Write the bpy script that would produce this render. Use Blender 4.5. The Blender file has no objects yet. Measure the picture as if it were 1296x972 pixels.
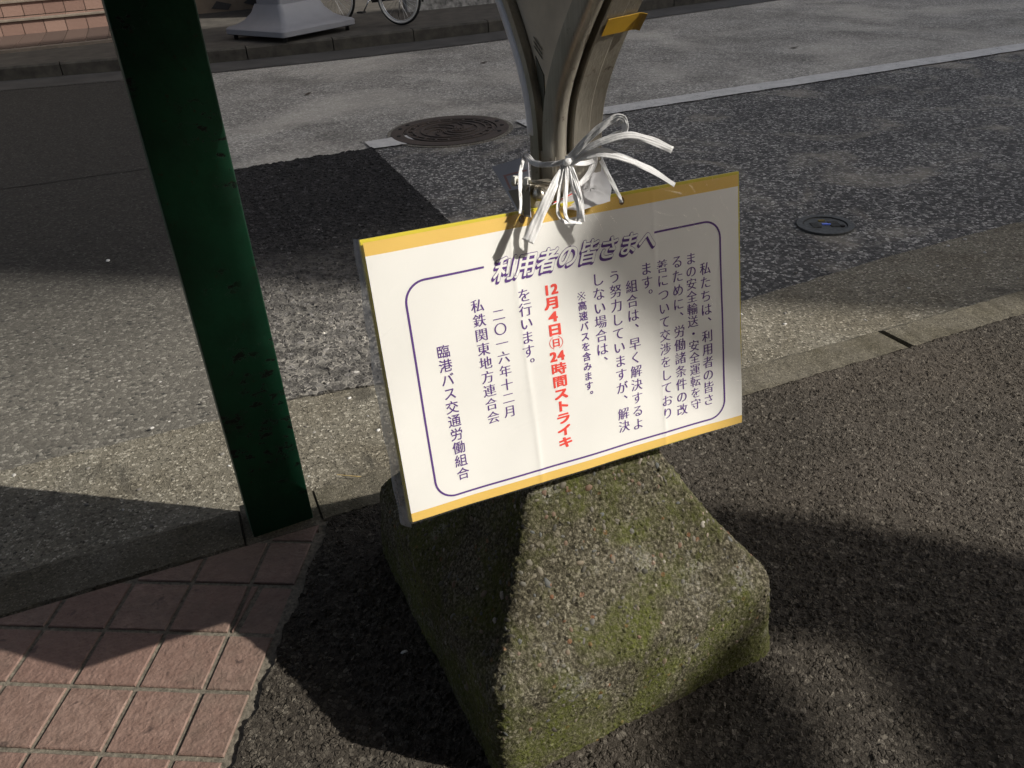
import bpy, bmesh, math, random
import numpy as np
from mathutils import Vector, Matrix
random.seed(7)
rng = np.random.default_rng(7)
D = bpy.data
sc = bpy.context.scene
COL = sc.collection
R = math.radians

# ------------------------------------------------------------ camera, sky, sun, exposure
cam = D.cameras.new('camera'); camo = D.objects.new('camera', cam); COL.objects.link(camo)
cam.lens = 28.72; cam.sensor_width = 36; cam.clip_start = 0.02; cam.clip_end = 3000
cr = Vector((0.99823983, -0.03054504, -0.05083548))
cu = Vector((0.05930637, 0.51413152, 0.85565854))
cf = Vector((0.0, 0.8571673, -0.51503807))
m = Matrix.Identity(4)
for i in range(3):
    m[i][0] = cr[i]; m[i][1] = cu[i]; m[i][2] = -cf[i]
m[0][3], m[1][3], m[2][3] = 0, 0, 1.42
camo.matrix_world = m
sc.camera = camo

SUN_AZ, SUN_EL = -13.8, 32.5
w = D.worlds.new('World'); sc.world = w; w.use_nodes = True
nt = w.node_tree
bg = nt.nodes['Background']
sky = nt.nodes.new('ShaderNodeTexSky'); sky.sky_type = 'NISHITA'; sky.sun_disc = False
sky.sun_elevation = R(SUN_EL); sky.sun_rotation = R(90 - SUN_AZ); sky.dust_density = 4.0; sky.air_density = .8; sky.ozone_density = 1.0
hs = nt.nodes.new('ShaderNodeHueSaturation'); hs.inputs['Saturation'].default_value = .55   # hazy, less blue winter sky
nt.links.new(sky.outputs[0], hs.inputs['Color']); nt.links.new(hs.outputs[0], bg.inputs[0]); bg.inputs[1].default_value = 0.125
sl = D.lights.new('sun', 'SUN'); sl.energy = 5.0; sl.angle = R(0.53); sl.color = (1.0, 0.95, 0.865)
so = D.objects.new('sun', sl); COL.objects.link(so)
sdir = Vector((math.cos(R(SUN_EL)) * math.cos(R(SUN_AZ)), math.cos(R(SUN_EL)) * math.sin(R(SUN_AZ)), math.sin(R(SUN_EL))))
so.rotation_euler = sdir.to_track_quat('Z', 'Y').to_euler(); so.location = sdir * 30
sc.view_settings.view_transform = 'Standard'; sc.view_settings.look = 'None'
sc.view_settings.exposure = 0.32; sc.view_settings.gamma = 1.0
sc.render.engine = 'CYCLES'
sc.cycles.max_bounces = 8; sc.cycles.transparent_max_bounces = 16

# ------------------------------------------------------------ street frame: s along the street, t across it
SA = R(21.0)
ES = np.array([math.cos(SA), math.sin(SA)]); NS = np.array([-math.sin(SA), math.cos(SA)])
def W(s, t, z=0.0):
    p = s * ES + t * NS
    return (float(p[0]), float(p[1]), z)
def ST(x, y):
    p = np.array([x, y]); return float(p @ ES), float(p @ NS)
AD = np.array([math.cos(R(SUN_AZ)), math.sin(R(SUN_AZ))]); AN = np.array([-AD[1], AD[0]])

# ------------------------------------------------------------ object helpers
def tag(o, label=None, cat=None, group=None, kind=None):
    if label: o['label'] = label
    if cat: o['category'] = cat
    if group: o['group'] = group
    if kind: o['kind'] = kind
    return o
def empty(name, loc=(0, 0, 0), label=None, cat=None, group=None):
    o = D.objects.new(name, None); COL.objects.link(o); o.location = loc; o.empty_display_size = .05
    return tag(o, label, cat, group)
def world_of(o):
    return o.matrix_basis.copy() if o.parent is None else world_of(o.parent) @ o.matrix_parent_inverse @ o.matrix_basis
def link_mesh(name, me, mat=None, parent=None, smooth=False):
    o = D.objects.new(name, me); COL.objects.link(o)
    if mat is not None and not me.materials: me.materials.append(mat)
    if parent is not None:
        o.parent = parent
        o.matrix_parent_inverse = world_of(parent).inverted()
    if smooth:
        me.polygons.foreach_set('use_smooth', [True] * len(me.polygons))
    return o
def mesh(name, verts, faces, mat=None, parent=None, smooth=False):
    me = D.meshes.new(name); me.from_pydata([tuple(map(float, v)) for v in verts], [], faces); me.update()
    return link_mesh(name, me, mat, parent, smooth)
def fast_mesh(name, V, Q, mat=None, parent=None, smooth=True):
    """V (n,3) float array, Q (m,4) int array of quads"""
    me = D.meshes.new(name)
    me.vertices.add(len(V)); me.vertices.foreach_set('co', np.asarray(V, np.float32).ravel())
    n = len(Q); me.loops.add(n * 4); me.loops.foreach_set('vertex_index', np.asarray(Q, np.int32).ravel())
    me.polygons.add(n); me.polygons.foreach_set('loop_start', np.arange(n, dtype=np.int32) * 4)
    me.polygons.foreach_set('use_smooth', np.full(n, smooth))
    me.update(calc_edges=True)
    return link_mesh(name, me, mat, parent)
class MB:
    def __init__(s): s.v = []; s.f = []
    def add(s, vs, fs):
        b = len(s.v); s.v += [tuple(v) for v in vs]; s.f += [tuple(b + i for i in f) for f in fs]; return s
    def box(s, c, size, ax=None):
        c = Vector(c); A = ax or (Vector((1, 0, 0)), Vector((0, 1, 0)), Vector((0, 0, 1)))
        vs = [c + A[0] * (size[0] / 2 * i) + A[1] * (size[1] / 2 * j) + A[2] * (size[2] / 2 * k) for k in (-1, 1) for i, j in ((-1, -1), (1, -1), (1, 1), (-1, 1))]
        return s.add(vs, [(0, 3, 2, 1), (4, 5, 6, 7), (0, 1, 5, 4), (1, 2, 6, 5), (2, 3, 7, 6), (3, 0, 4, 7)])
    def prism(s, poly, z0, z1, inset=0.0, bev=0.0):
        n = len(poly)
        cx = sum(p[0] for p in poly) / n; cy = sum(p[1] for p in poly) / n
        ar = sum(poly[i][0] * poly[(i + 1) % n][1] - poly[(i + 1) % n][0] * poly[i][1] for i in range(n))
        if ar < 0: poly = poly[::-1]
        rings = [[(x, y, z0) for x, y in poly]]
        if bev > 0:
            rings.append([(x, y, z1 - bev) for x, y in poly])
            q = inset_poly(poly, bev) or poly
            rings.append([(x, y, z1) for x, y in q])
        else: rings.append([(x, y, z1) for x, y in poly])
        vs = [v for r in rings for v in r]; fs = []
        for k in range(len(rings) - 1):
            for i in range(n): fs.append((k * n + i, k * n + (i + 1) % n, (k + 1) * n + (i + 1) % n, (k + 1) * n + i))
        fs.append(tuple((len(rings) - 1) * n + i for i in range(n))); fs.append(tuple(range(n - 1, -1, -1)))
        return s.add(vs, fs)
    def tube(s, pts, r, seg=8, cap=True):
        pts = [Vector(p) for p in pts]; rr = r if isinstance(r, (list, tuple)) else [r] * len(pts)
        b = len(s.v); up = Vector((0, 0, 1)); prev = None
        for i, p in enumerate(pts):
            t = (pts[min(i + 1, len(pts) - 1)] - pts[max(i - 1, 0)]).normalized()
            if prev is None:
                a = t.cross(up) if abs(t.z) < .9 else t.cross(Vector((1, 0, 0)))
            else: a = prev - t * prev.dot(t)
            a.normalize(); prev = a; c = t.cross(a)
            for k in range(seg):
                th = 2 * math.pi * k / seg
                s.v.append(tuple(p + (a * math.cos(th) + c * math.sin(th)) * rr[i]))
        for i in range(len(pts) - 1):
            for k in range(seg):
                s.f.append((b + i * seg + k, b + i * seg + (k + 1) % seg, b + (i + 1) * seg + (k + 1) % seg, b + (i + 1) * seg + k))
        if cap:
            s.f.append(tuple(b + k for k in range(seg))[::-1]); s.f.append(tuple(b + (len(pts) - 1) * seg + k for k in range(seg)))
        return s
    def build(s, name, mat, parent=None, smooth=False):
        return mesh(name, s.v, s.f, mat, parent, smooth)
def inset_poly(poly, d):
    n = len(poly); out = []
    for i in range(n):
        p0, p1, p2 = (Vector(poly[(i + k) % n]) for k in (-1, 0, 1))
        a = (p1 - p0); b = (p2 - p1)
        if a.length < 1e-6 or b.length < 1e-6: return None
        a.normalize(); b.normalize(); na = Vector((-a.y, a.x)); nb = Vector((-b.y, b.x))
        k = na + nb; dn = k.dot(na)
        if dn < .2: return None
        out.append(tuple(p1 + k * (d / dn)))
    return out
def clip(poly, a, b, c):
    """keep a*x+b*y<=c"""
    out = []
    for i in range(len(poly)):
        p, q = poly[i], poly[(i + 1) % len(poly)]
        dp, dq = a * p[0] + b * p[1] - c, a * q[0] + b * q[1] - c
        if dp <= 0: out.append(p)
        if dp * dq < 0:
            k = dp / (dp - dq); out.append((p[0] + (q[0] - p[0]) * k, p[1] + (q[1] - p[1]) * k))
    res = []
    for p in out:
        if not res or (abs(p[0] - res[-1][0]) + abs(p[1] - res[-1][1])) > 1e-4: res.append(p)
    if len(res) > 1 and abs(res[0][0] - res[-1][0]) + abs(res[0][1] - res[-1][1]) < 1e-4: res.pop()
    return res
def bevel_mod(o, wdt, seg=2):
    b = o.modifiers.new('bevel', 'BEVEL'); b.width = wdt; b.segments = seg; b.limit_method = 'ANGLE'; b.angle_limit = R(35)
    return o

# ------------------------------------------------------------ material helpers
class NT:
    def __init__(s, name, disp=False):
        s.m = D.materials.new(name); s.m.use_nodes = True; s.t = s.m.node_tree; s.n = s.t.nodes
        s.b = s.n['Principled BSDF']; s.out = s.n['Material Output']
        s.tc = s.n.new('ShaderNodeTexCoord').outputs['Object']
        s.m.displacement_method = 'BOTH' if disp else 'BUMP'
    def new(s, typ, **kw):
        n = s.n.new(typ)
        for k, v in kw.items(): setattr(n, k, v)
        return n
    def set(s, inp, v):
        if hasattr(v, 'is_output') or isinstance(v, bpy.types.NodeSocket): s.t.links.new(v, inp)
        elif isinstance(v, (tuple, list)) and len(v) == 3 and inp.type == 'RGBA': inp.default_value = (*v, 1)
        else: inp.default_value = v
    def noise(s, scale, detail=3, rough=.6, vec=None, dist=0.0, out=0):
        n = s.new('ShaderNodeTexNoise'); n.inputs['Scale'].default_value = scale; n.inputs['Detail'].default_value = detail
        n.inputs['Roughness'].default_value = rough; n.inputs['Distortion'].default_value = dist
        s.set(n.inputs['Vector'], vec or s.tc); return n.outputs[out]
    def voro(s, scale, vec=None, feature='F1', rand=1.0):
        n = s.new('ShaderNodeTexVoronoi', feature=feature); n.inputs['Scale'].default_value = scale
        n.inputs['Randomness'].default_value = rand
        s.set(n.inputs['Vector'], vec or s.tc); return n
    def math(s, op, a, b=0.0, c=0.0, clamp=False):
        n = s.new('ShaderNodeMath', operation=op, use_clamp=clamp)
        s.set(n.inputs[0], a); s.set(n.inputs[1], b); s.set(n.inputs[2], c); return n.outputs[0]
    def map(s, v, a, b, c=0.0, d=1.0, smooth=False):
        n = s.new('ShaderNodeMapRange'); n.clamp = True
        if smooth: n.interpolation_type = 'SMOOTHSTEP'
        s.set(n.inputs[0], v)
        for i, k in zip((1, 2, 3, 4), (a, b, c, d)): n.inputs[i].default_value = k
        return n.outputs[0]
    def mix(s, f, a, b, blend='MIX'):
        n = s.new('ShaderNodeMix', data_type='RGBA', blend_type=blend); s.set(n.inputs[0], f); s.set(n.inputs[6], a); s.set(n.inputs[7], b); return n.outputs[2]
    def ramp(s, v, stops):
        n = s.new('ShaderNodeValToRGB'); s.set(n.inputs[0], v); e = n.color_ramp.elements
        while len(e) < len(stops): e.new(.5)
        for k, (p, c) in zip(e, stops): k.position = p; k.color = (*c, 1)
        return n.outputs[0]
    def sep(s, c):
        n = s.new('ShaderNodeSeparateColor'); s.set(n.inputs[0], c); return n.outputs
    def warp(s, scale, amt):
        nz = s.new('ShaderNodeTexNoise'); nz.inputs['Scale'].default_value = scale; s.set(nz.inputs['Vector'], s.tc)
        a = s.new('ShaderNodeVectorMath', operation='MULTIPLY_ADD'); s.set(a.inputs[0], nz.outputs[1]); a.inputs[1].default_value = (amt,) * 3; s.set(a.inputs[2], s.tc)
        return a.outputs[0]
    def fin(s, col, rough=.9, spec=.3, metal=0.0, disp=None, amp=.002, bump=None, bdist=.002, bstr=1.0):
        s.set(s.b.inputs['Base Color'], col); s.set(s.b.inputs['Roughness'], rough); s.set(s.b.inputs['Specular IOR Level'], spec); s.set(s.b.inputs['Metallic'], metal)
        if disp is not None:
            n = s.new('ShaderNodeDisplacement'); s.set(n.inputs['Height'], disp); n.inputs['Midlevel'].default_value = 0.0; n.inputs['Scale'].default_value = amp
            s.t.links.new(n.outputs[0], s.out.inputs['Displacement'])
        if bump is not None:
            n = s.new('ShaderNodeBump'); n.inputs['Distance'].default_value = bdist; n.inputs['Strength'].default_value = bstr; s.set(n.inputs['Height'], bump)
            s.t.links.new(n.outputs[0], s.b.inputs['Normal'])
        return s.m
def simple(name, col, rough=.6, metal=0.0, spec=.4, nscale=None, namt=.25, bump=0.0):
    t = NT(name)
    c = col
    if nscale:
        f = t.noise(nscale, 4, .6)
        c = t.mix(t.map(f, .3, .7), tuple(k * (1 - namt) for k in col), tuple(min(1, k * (1 + namt)) for k in col))
        if bump: return t.fin(c, rough, spec, metal, bump=f, bdist=bump)
    return t.fin(c, rough, spec, metal)

def aggregate(name, size, stops, binder, amp, disp=False, dirt=(1, 1, 1), dirt_scale=1.2, dirt_amt=.3, binder_w=.45, fleck=.0, crev=None, rough=.92, patchy=None, lane_shade=False, rug=1.2):
    """stones in a binder: every cell its own tone, standing proud of the binder"""
    t = NT(name, disp)
    vec = t.warp(1 / size * .9, size * .35)
    v = t.voro(1 / size, vec)
    rgb = t.sep(v.outputs['Color'])
    stone = t.ramp(rgb[0], stops)
    d = t.voro(1 / size, vec, 'DISTANCE_TO_EDGE').outputs['Distance']
    buried = t.map(rgb[2], .22, .36, 1, 0)
    gap = .30 - .42 * min(binder_w, .65)
    inb = t.math('MAXIMUM', t.map(d, gap + .04, gap * .45), t.math('MULTIPLY', buried, .75))
    crevc = binder if crev is None else t.mix(t.map(t.noise(3.0, 4, .65), .42, .62), binder, crev)
    col = t.mix(inb, stone, crevc)
    fine = t.noise(1 / size * 6, 3, .7)
    col = t.mix(.6, col, t.ramp(fine, [(.25, (.45,) * 3), (.75, (1.5,) * 3)]), 'MULTIPLY')
    if fleck > 0:
        v2 = t.voro(1 / size * .8, t.warp(9, .05)); f = t.math('GREATER_THAN', t.sep(v2.outputs['Color'])[1], 1 - fleck)
        f = t.math('MULTIPLY', f, t.map(v2.outputs['Distance'], .3, .24)); col = t.mix(f, col, (.5, .48, .44))
    big = t.noise(dirt_scale, 5, .62, dist=.4)
    col = t.mix(t.map(big, .35, .68, 0, dirt_amt), col, dirt, 'MULTIPLY' if sum(dirt) < 1.9 else 'MIX')
    if patchy:
        pn = t.noise(patchy[0], 4, .6, dist=.6); col = t.mix(t.map(pn, patchy[1], patchy[2], 0, patchy[4]), col, patchy[3])
    if lane_shade:   # shade painted over the far half of the lane; pale dust beside the gutter
        mp_ = t.new('ShaderNodeMapping'); mp_.inputs['Rotation'].default_value = (0, 0, -SA); t.set(mp_.inputs['Vector'], t.tc)
        sx_ = t.new('ShaderNodeSeparateXYZ'); t.set(sx_.inputs[0], mp_.outputs[0])
        tt = t.math('ADD', sx_.outputs[1], t.math('MULTIPLY', t.noise(2.2, 4), .8))
        col = t.mix(t.map(tt, 3.5, 4.9, 0, 1), col, t.mix(1.0, col, dirt, 'MULTIPLY'))
        dust = t.math('MULTIPLY', t.map(tt, 4.6, 3.4, 0, .75), t.math('MULTIPLY', t.math('SUBTRACT', 1.0, t.map(t.noise(16, 5, .75), .36, .66, 0, 1)), inb))
        if crev is None and size > .015: col = t.mix(dust, col, (.40, .375, .33))
    hgt = t.map(d, .0, .24, 0, 1, True)
    hgt = t.math('MULTIPLY', hgt, t.map(rgb[2], .2, 1, .12, 1))
    hgt = t.math('ADD', hgt, t.math('MULTIPLY', fine, .5))
    hgt = t.math('ADD', hgt, t.math('MULTIPLY', t.noise(9, 3), 1.2)); hgt = t.math('ADD', hgt, t.math('MULTIPLY', t.noise(.42 / size, 3, .6), rug * .8))
    return t.fin(col, rough, .25, disp=hgt, amp=amp)

M = {}
M['walk'] = aggregate('sidewalk_asphalt_mat', .0100, [(.0, (.052, .045, .037)), (.5, (.074, .065, .053)), (.85, (.095, .084, .069)), (.97, (.15, .135, .112))], (.034, .029, .023), .0062, True, dirt=(.6, .56, .5), dirt_scale=2.0, dirt_amt=.45, patchy=(1.3, .45, .7, (.105, .087, .069), .35), binder_w=.60, rug=1.6)
M['walk_far'] = aggregate('sidewalk_asphalt_outer_mat', .0115, [(.0, (.046, .039, .032)), (.6, (.076, .065, .052)), (.95, (.13, .114, .094))], (.030, .025, .020), .003, False, dirt=(.6, .56, .5), dirt_amt=.4, binder_w=.6)
M['patch'] = aggregate('trench_patch_mat', .023, [(.0, (.05, .047, .044)), (.6, (.085, .080, .074)), (.9, (.12, .113, .105)), (.97, (.18, .17, .16))], (.020, .019, .018), .0085, True, dirt=(.30, .31, .34), dirt_amt=.0, fleck=.010, lane_shade=True, binder_w=.52)  # dirt is the painted shade tint of the far lane
M['coarse'] = aggregate('coarse_road_mat', .0165, [(.0, (.05, .05, .05)), (.45, (.11, .108, .106)), (.62, (.27, .264, .25)), (.95, (.46, .45, .42))], (.06, .059, .058), .003, False, dirt=(.48, .48, .50), dirt_scale=1.1, dirt_amt=.85, patchy=(1.6, .52, .66, (.33, .30, .25), .5), binder_w=.58)
M['left'] = aggregate('left_asphalt_mat', .013, [(.0, (.04, .039, .036)), (.15, (.092, .086, .074)), (.7, (.138, .129, .110)), (.97, (.23, .218, .188))], (.087, .081, .069), .0014, False, dirt=(.27, .275, .285), dirt_amt=.0, fleck=.006, lane_shade=True, binder_w=.6)  # dirt colour here acts as painted shade away from the gutter
M['road'] = aggregate('worn_road_mat', .017, [(.0, (.10, .096, .088)), (.2, (.26, .25, .228)), (.6, (.40, .384, .348)), (.97, (.58, .555, .50))], (.20, .192, .175), .0012, False, dirt=(.50, .49, .48), dirt_scale=1.3, dirt_amt=.8, patchy=(.55, .48, .62, (.50, .47, .41), .45), binder_w=.60)
M['gutter'] = aggregate('gutter_concrete_mat', .009, [(.0, (.05, .046, .037)), (.3, (.14, .129, .102)), (.7, (.25, .231, .186)), (.95, (.42, .395, .33))], (.155, .142, .112), .0022, True, dirt=(.50, .46, .39), dirt_scale=2.6, dirt_amt=.7, patchy=(3.2, .58, .66, (.06, .055, .044), .8))
M['kerb'] = aggregate('kerb_stone_mat', .006, [(.0, (.05, .045, .034)), (.4, (.115, .104, .080)), (.95, (.21, .19, .15))], (.11, .099, .077), .0012, False, dirt=(.5, .48, .38), dirt_scale=5, dirt_amt=.75)
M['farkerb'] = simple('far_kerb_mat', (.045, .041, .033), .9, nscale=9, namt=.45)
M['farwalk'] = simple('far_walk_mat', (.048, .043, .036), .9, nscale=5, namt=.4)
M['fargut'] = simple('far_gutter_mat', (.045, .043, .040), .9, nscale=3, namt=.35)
M['mortar'] = simple('mortar_mat', (.13, .115, .09), .95, nscale=90, namt=.5, bump=.003)
M['paint'] = None

# ------------------------------------------------------------ ground sheets
def sheet(name, poly, z, mat, kind='structure'):
    o = mesh(name, [(x, y, z) for x, y in poly], [tuple(range(len(poly)))], mat); return tag(o, kind=kind)
def grid_sheet(name, x0, x1, y0, y1, step, z, mat, inside, edge_noise=.0):
    nx = int((x1 - x0) / step) + 1; ny = int((y1 - y0) / step) + 1
    X, Y = np.meshgrid(np.linspace(x0, x1, nx), np.linspace(y0, y1, ny))
    V = np.stack([X.ravel(), Y.ravel(), np.full(X.size, z)], 1)
    I = np.arange(nx * ny).reshape(ny, nx)
    Q = np.stack([I[:-1, :-1].ravel(), I[:-1, 1:].ravel(), I[1:, 1:].ravel(), I[1:, :-1].ravel()], 1)
    C = V[Q].mean(1); jx = C[:, 0] + rng.normal(0, edge_noise, len(C)); jy = C[:, 1] + rng.normal(0, edge_noise, len(C))
    Q = Q[inside(jx, jy)]
    used, inv = np.unique(Q, return_inverse=True)
    return tag(fast_mesh(name, V[used], inv.reshape(-1, 4), mat), kind='structure')
def param_sheet(name, nu, nv, fn, z, mat):
    U_, V_ = np.meshgrid(np.linspace(0, 1, nu), np.linspace(0, 1, nv)); X, Y = fn(U_.ravel(), V_.ravel())
    I = np.arange(nu * nv).reshape(nv, nu)
    Q = np.stack([I[:-1, :-1].ravel(), I[:-1, 1:].ravel(), I[1:, 1:].ravel(), I[1:, :-1].ravel()], 1)
    return tag(fast_mesh(name, np.stack([X, Y, np.full(X.size, z)], 1), Q, mat), kind='structure')
def st_arr(x, y): return x * ES[0] + y * ES[1], x * NS[0] + y * NS[1]
GE = [(-60, 2.62), (-0.9, 2.615), (-.12, 2.595), (.12, 2.62), (.46, 2.57), (2.0, 2.517), (2.87, 2.588), (3.75, 2.61), (60, 2.62)]   # gutter / road edge in (s, t)
def gedge(s): return np.interp(s, [p[0] for p in GE], [p[1] for p in GE])
ZR = -.10
sheet('road', [(-600, -600), (600, -600), (600, 600), (-600, 600)], ZR - .004, M['road'])
# patch strip sides (x as function of y), across the lane
def patch_l(y): return -0.93 + (y - 2.42) * (-2.17 + .93) / (5.49 - 2.42)
def patch_r(y): return -0.329 + (y - 4.363) * (-.865 + .329) / (5.802 - 4.363)
LTOP = 5.80
pl = []
# left smooth asphalt lane (runs on beyond the camera's left) - reaches from the gutter to the far side
def Wp(s, t): return W(s, t)[:2]
lo = [Wp(-60, 2.60)] + [Wp(s, gedge(s) - .02) for s in (-.9, -.3)] + [(patch_l(2.42) , 2.42)]
hi = [(patch_l(9.6), 9.6)]
sF = ST(*hi[0])
sheet('left_asphalt', lo + [(patch_l(9.32), 9.32), Wp(.0, 10.02), Wp(-.45, 10.17), Wp(-1.66, 10.43), Wp(-4, 10.9), Wp(-8, 11.56), Wp(-30, 13.6), Wp(-60, 16.4)], ZR, M['left'])
_wr = rng.uniform(-1, 1, (12, 2000))
def wob(q, a, b):
    g_ = np.arange(2000); w1 = np.interp((np.asarray(q) + 20) / .055 % 1999, g_, _wr[b]); w2 = np.interp((np.asarray(q) + 20) / .017 % 1999, g_, _wr[(b + 5) % 12]); return a * (1.1 * w1 + .6 * w2)
def patch_fn(u, v):
    y = 2.30 + v * 3.9; xl = patch_l(y) + wob(y, .004, 1); xr = patch_r(y) + wob(y, .005, 2); x = xl + u * (xr - xl)
    s_, t_ = st_arr(x, y); lo_ = gedge(s_) - .004 + wob(s_, .004, 3); hi_ = LTOP + wob(s_, .007, 4)
    tc_ = np.clip(t_, lo_, hi_); return s_ * ES[0] + tc_ * NS[0], s_ * ES[1] + tc_ * NS[1]
param_sheet('asphalt_patch', 210, 640, patch_fn, ZR + .004, M['patch'])
s1, t1 = ST(patch_r(LTOP), LTOP)
lr = [(patch_r(2.85) - .05, 2.85)] + [Wp(s, gedge(s)) for s in (1.2, 2.0, 2.87, 3.75, 60)] + [Wp(60, LTOP), Wp(1.28, LTOP), (patch_r(5.80) - .05, 5.80)]
sheet('coarse_lane', lr, ZR, M['coarse'])
# gutter (dense near the camera, plain beyond)
def gut_fn(u, v):
    s_ = -1.6 + u * 5.3; t_ = 1.955 + v * (gedge(s_) + wob(s_, .004, 5) - 1.955); return s_ * ES[0] + t_ * NS[0], s_ * ES[1] + t_ * NS[1]
param_sheet('gutter', 880, 110, gut_fn, ZR + .008, M['gutter'])
gm = aggregate('gutter_outer_mat', .009, [(0, (.06, .055, .047)), (.5, (.16, .15, .125)), (.95, (.33, .31, .27))], (.15, .14, .12), .001, False, dirt=(.55, .52, .45), dirt_amt=.6)
sheet('gutter_beyond', [Wp(3.7, 1.955), Wp(60, 1.955), Wp(60, 2.62), Wp(3.7, 2.61)], ZR + .008, gm)
sheet('gutter_beyond', [Wp(-60, 1.955), Wp(-1.6, 1.955), Wp(-1.6, 2.617), Wp(-60, 2.62)], ZR + .008, gm)
# a thin seam in the left asphalt
t = NT('seam_mat'); M['dark'] = t.fin((.012, .012, .012), .95)
mb = MB()
for i in range(14):
    a = np.array([-4.6 + i * .19, 4.98 + i * .066 + .008 * math.sin(i * 2.1)]); b = np.array([-4.6 + (i + 1) * .19, 4.98 + (i + 1) * .066 + .008 * math.sin((i + 1) * 2.1)])
    wd = .005 + .004 * random.random(); n_ = np.array([-.33, .94]) * wd
    mb.add([(*(a - n_), ZR + .004), (*(b - n_), ZR + .004), (*(b + n_), ZR + .004), (*(a + n_), ZR + .004)], [(0, 1, 2, 3)])
tag(mb.build('road_crack', M['dark']), kind='structure')

# white line, worn
t = NT('worn_white_paint_mat')
pn = t.noise(60, 4, .7); pb = t.noise(4, 4, .7)
bare = t.map(t.math('ADD', pn, t.math('MULTIPLY', pb, .6)), .90, .98)
col = t.mix(t.map(t.noise(14, 3), .3, .7), (.40, .395, .38), (.52, .51, .49)); col = t.mix(bare, col, (.14, .14, .14))
M['paint'] = t.fin(col, .75, bump=pn, bdist=.002)
def rough_strip(name, sa, sb, ta, tb, z, n):
    vs = []; fs = []
    for i in range(n + 1):
        s_ = sa + (sb - sa) * i / n
        e0 = random.uniform(-.008, .008); e1 = random.uniform(-.006, .006)
        vs += [W(s_, ta - .018 * (s_ > 3) * min(1, (s_ - 3) / 4) + e0, z), W(s_, tb + e1, z)]
    for i in range(n): fs.append((2 * i, 2 * i + 2, 2 * i + 3, 2 * i + 1))
    return tag(mesh(name, vs, fs, M['paint']), kind='structure')
rough_strip('white_line', 2.45, 40, 5.755, 5.975, ZR + .010, 500)
rough_strip('white_line', 1.27, 1.60, 5.80, 6.03, ZR + .010, 12)

# near sidewalk: dense asphalt round the stand, plain asphalt beyond, tiled paving on the left
def tile_edge(y): return -.600 + (y - 1.10) * (.052 / .52)
XE0, XE1 = -1.25, 2.5
def walk_fn(u, v):
    y = .62 + v * 2.2; e = tile_edge(y) + .030 + wob(y, .006, 6); x = e + u * (XE1 - e)
    s_, t_ = st_arr(x, y); tc_ = np.minimum(t_, 1.782); return s_ * ES[0] + tc_ * NS[0], s_ * ES[1] + tc_ * NS[1]
param_sheet('sidewalk_asphalt', 640, 440, walk_fn, -.003, M['walk'])
outer = [(-.66, .66), (-.66, -7), Wp(-40, -14), Wp(60, -14), Wp(60, 1.775), (XE1 - .04, (1.775 + (XE1 - .04) * math.sin(SA)) / math.cos(SA)), (XE1 - .04, .66)]
sheet('sidewalk', outer, -.0045, M['walk_far'])
sheet('tile_bed', [Wp(-40, -14), (-.60, -7), (-.58, .9), (-.548, 1.15), (-.50, 1.66), Wp(.03, 1.775), Wp(-40, 1.775)], -.0005, M['mortar'])

# kerb stones, each its own piece
kerb = empty('kerb', W(0, 1.87, 0), 'grey concrete kerb of separate stones between the sidewalk and the gutter', 'kerb')
KL = [(-9.5, -7.5), (-7.49, -5.5), (-5.49, -3.3), (-3.29, -.085), (.118, .60), (.612, 2.172), (2.186, 4.17), (4.184, 6.2), (6.21, 8.3), (8.31, 10.4)]
for a, b in KL:
    mb = MB(); n = max(2, int((b - a) / .035))
    prof = [(1.782, -.16), (1.782, -.008), (1.790, .0), (1.935, -.002), (1.957, -.016), (1.965, -.16)]
    for i in range(n + 1):
        s_ = a + .004 + (b - a - .008) * i / n
        for k, (t_, z_) in enumerate(prof):
            mb.v.append(W(s_, t_ + random.uniform(-.004, .004), z_ + (random.uniform(-.0025, .0020) if k in (1, 2, 3, 4) else 0)))
    P = len(prof)
    for i in range(n):
        for k in range(P - 1): mb.f.append((i * P + k, i * P + k + 1, (i + 1) * P + k + 1, (i + 1) * P + k))
    mb.f.append(tuple(range(P))[::-1]); mb.f.append(tuple(n * P + k for k in range(P)))
    mb.build('kerb_stone', M['kerb'], kerb)
mb = MB(); mb.prism([Wp(-.083, 1.783), Wp(.116, 1.783), Wp(.116, 1.962), Wp(-.083, 1.962)], -.14, -.006); tag(mb.build('post_footing', M['kerb']), kind='structure')

mb = MB(); mb.prism([Wp(.10, 1.70), Wp(.24, 1.70), Wp(.24, 1.80), Wp(.10, 1.80)], -.06, -.0055); tag(mb.build('mortar_fill', M['mortar']), kind='structure')
mb = MB(); mb.prism([Wp(-.10, 1.76), Wp(.30, 1.76), Wp(.30, 1.955), Wp(-.10, 1.955)], -.09, -.020); tag(mb.build('mortar_fill', M['mortar']), kind='structure')
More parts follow.
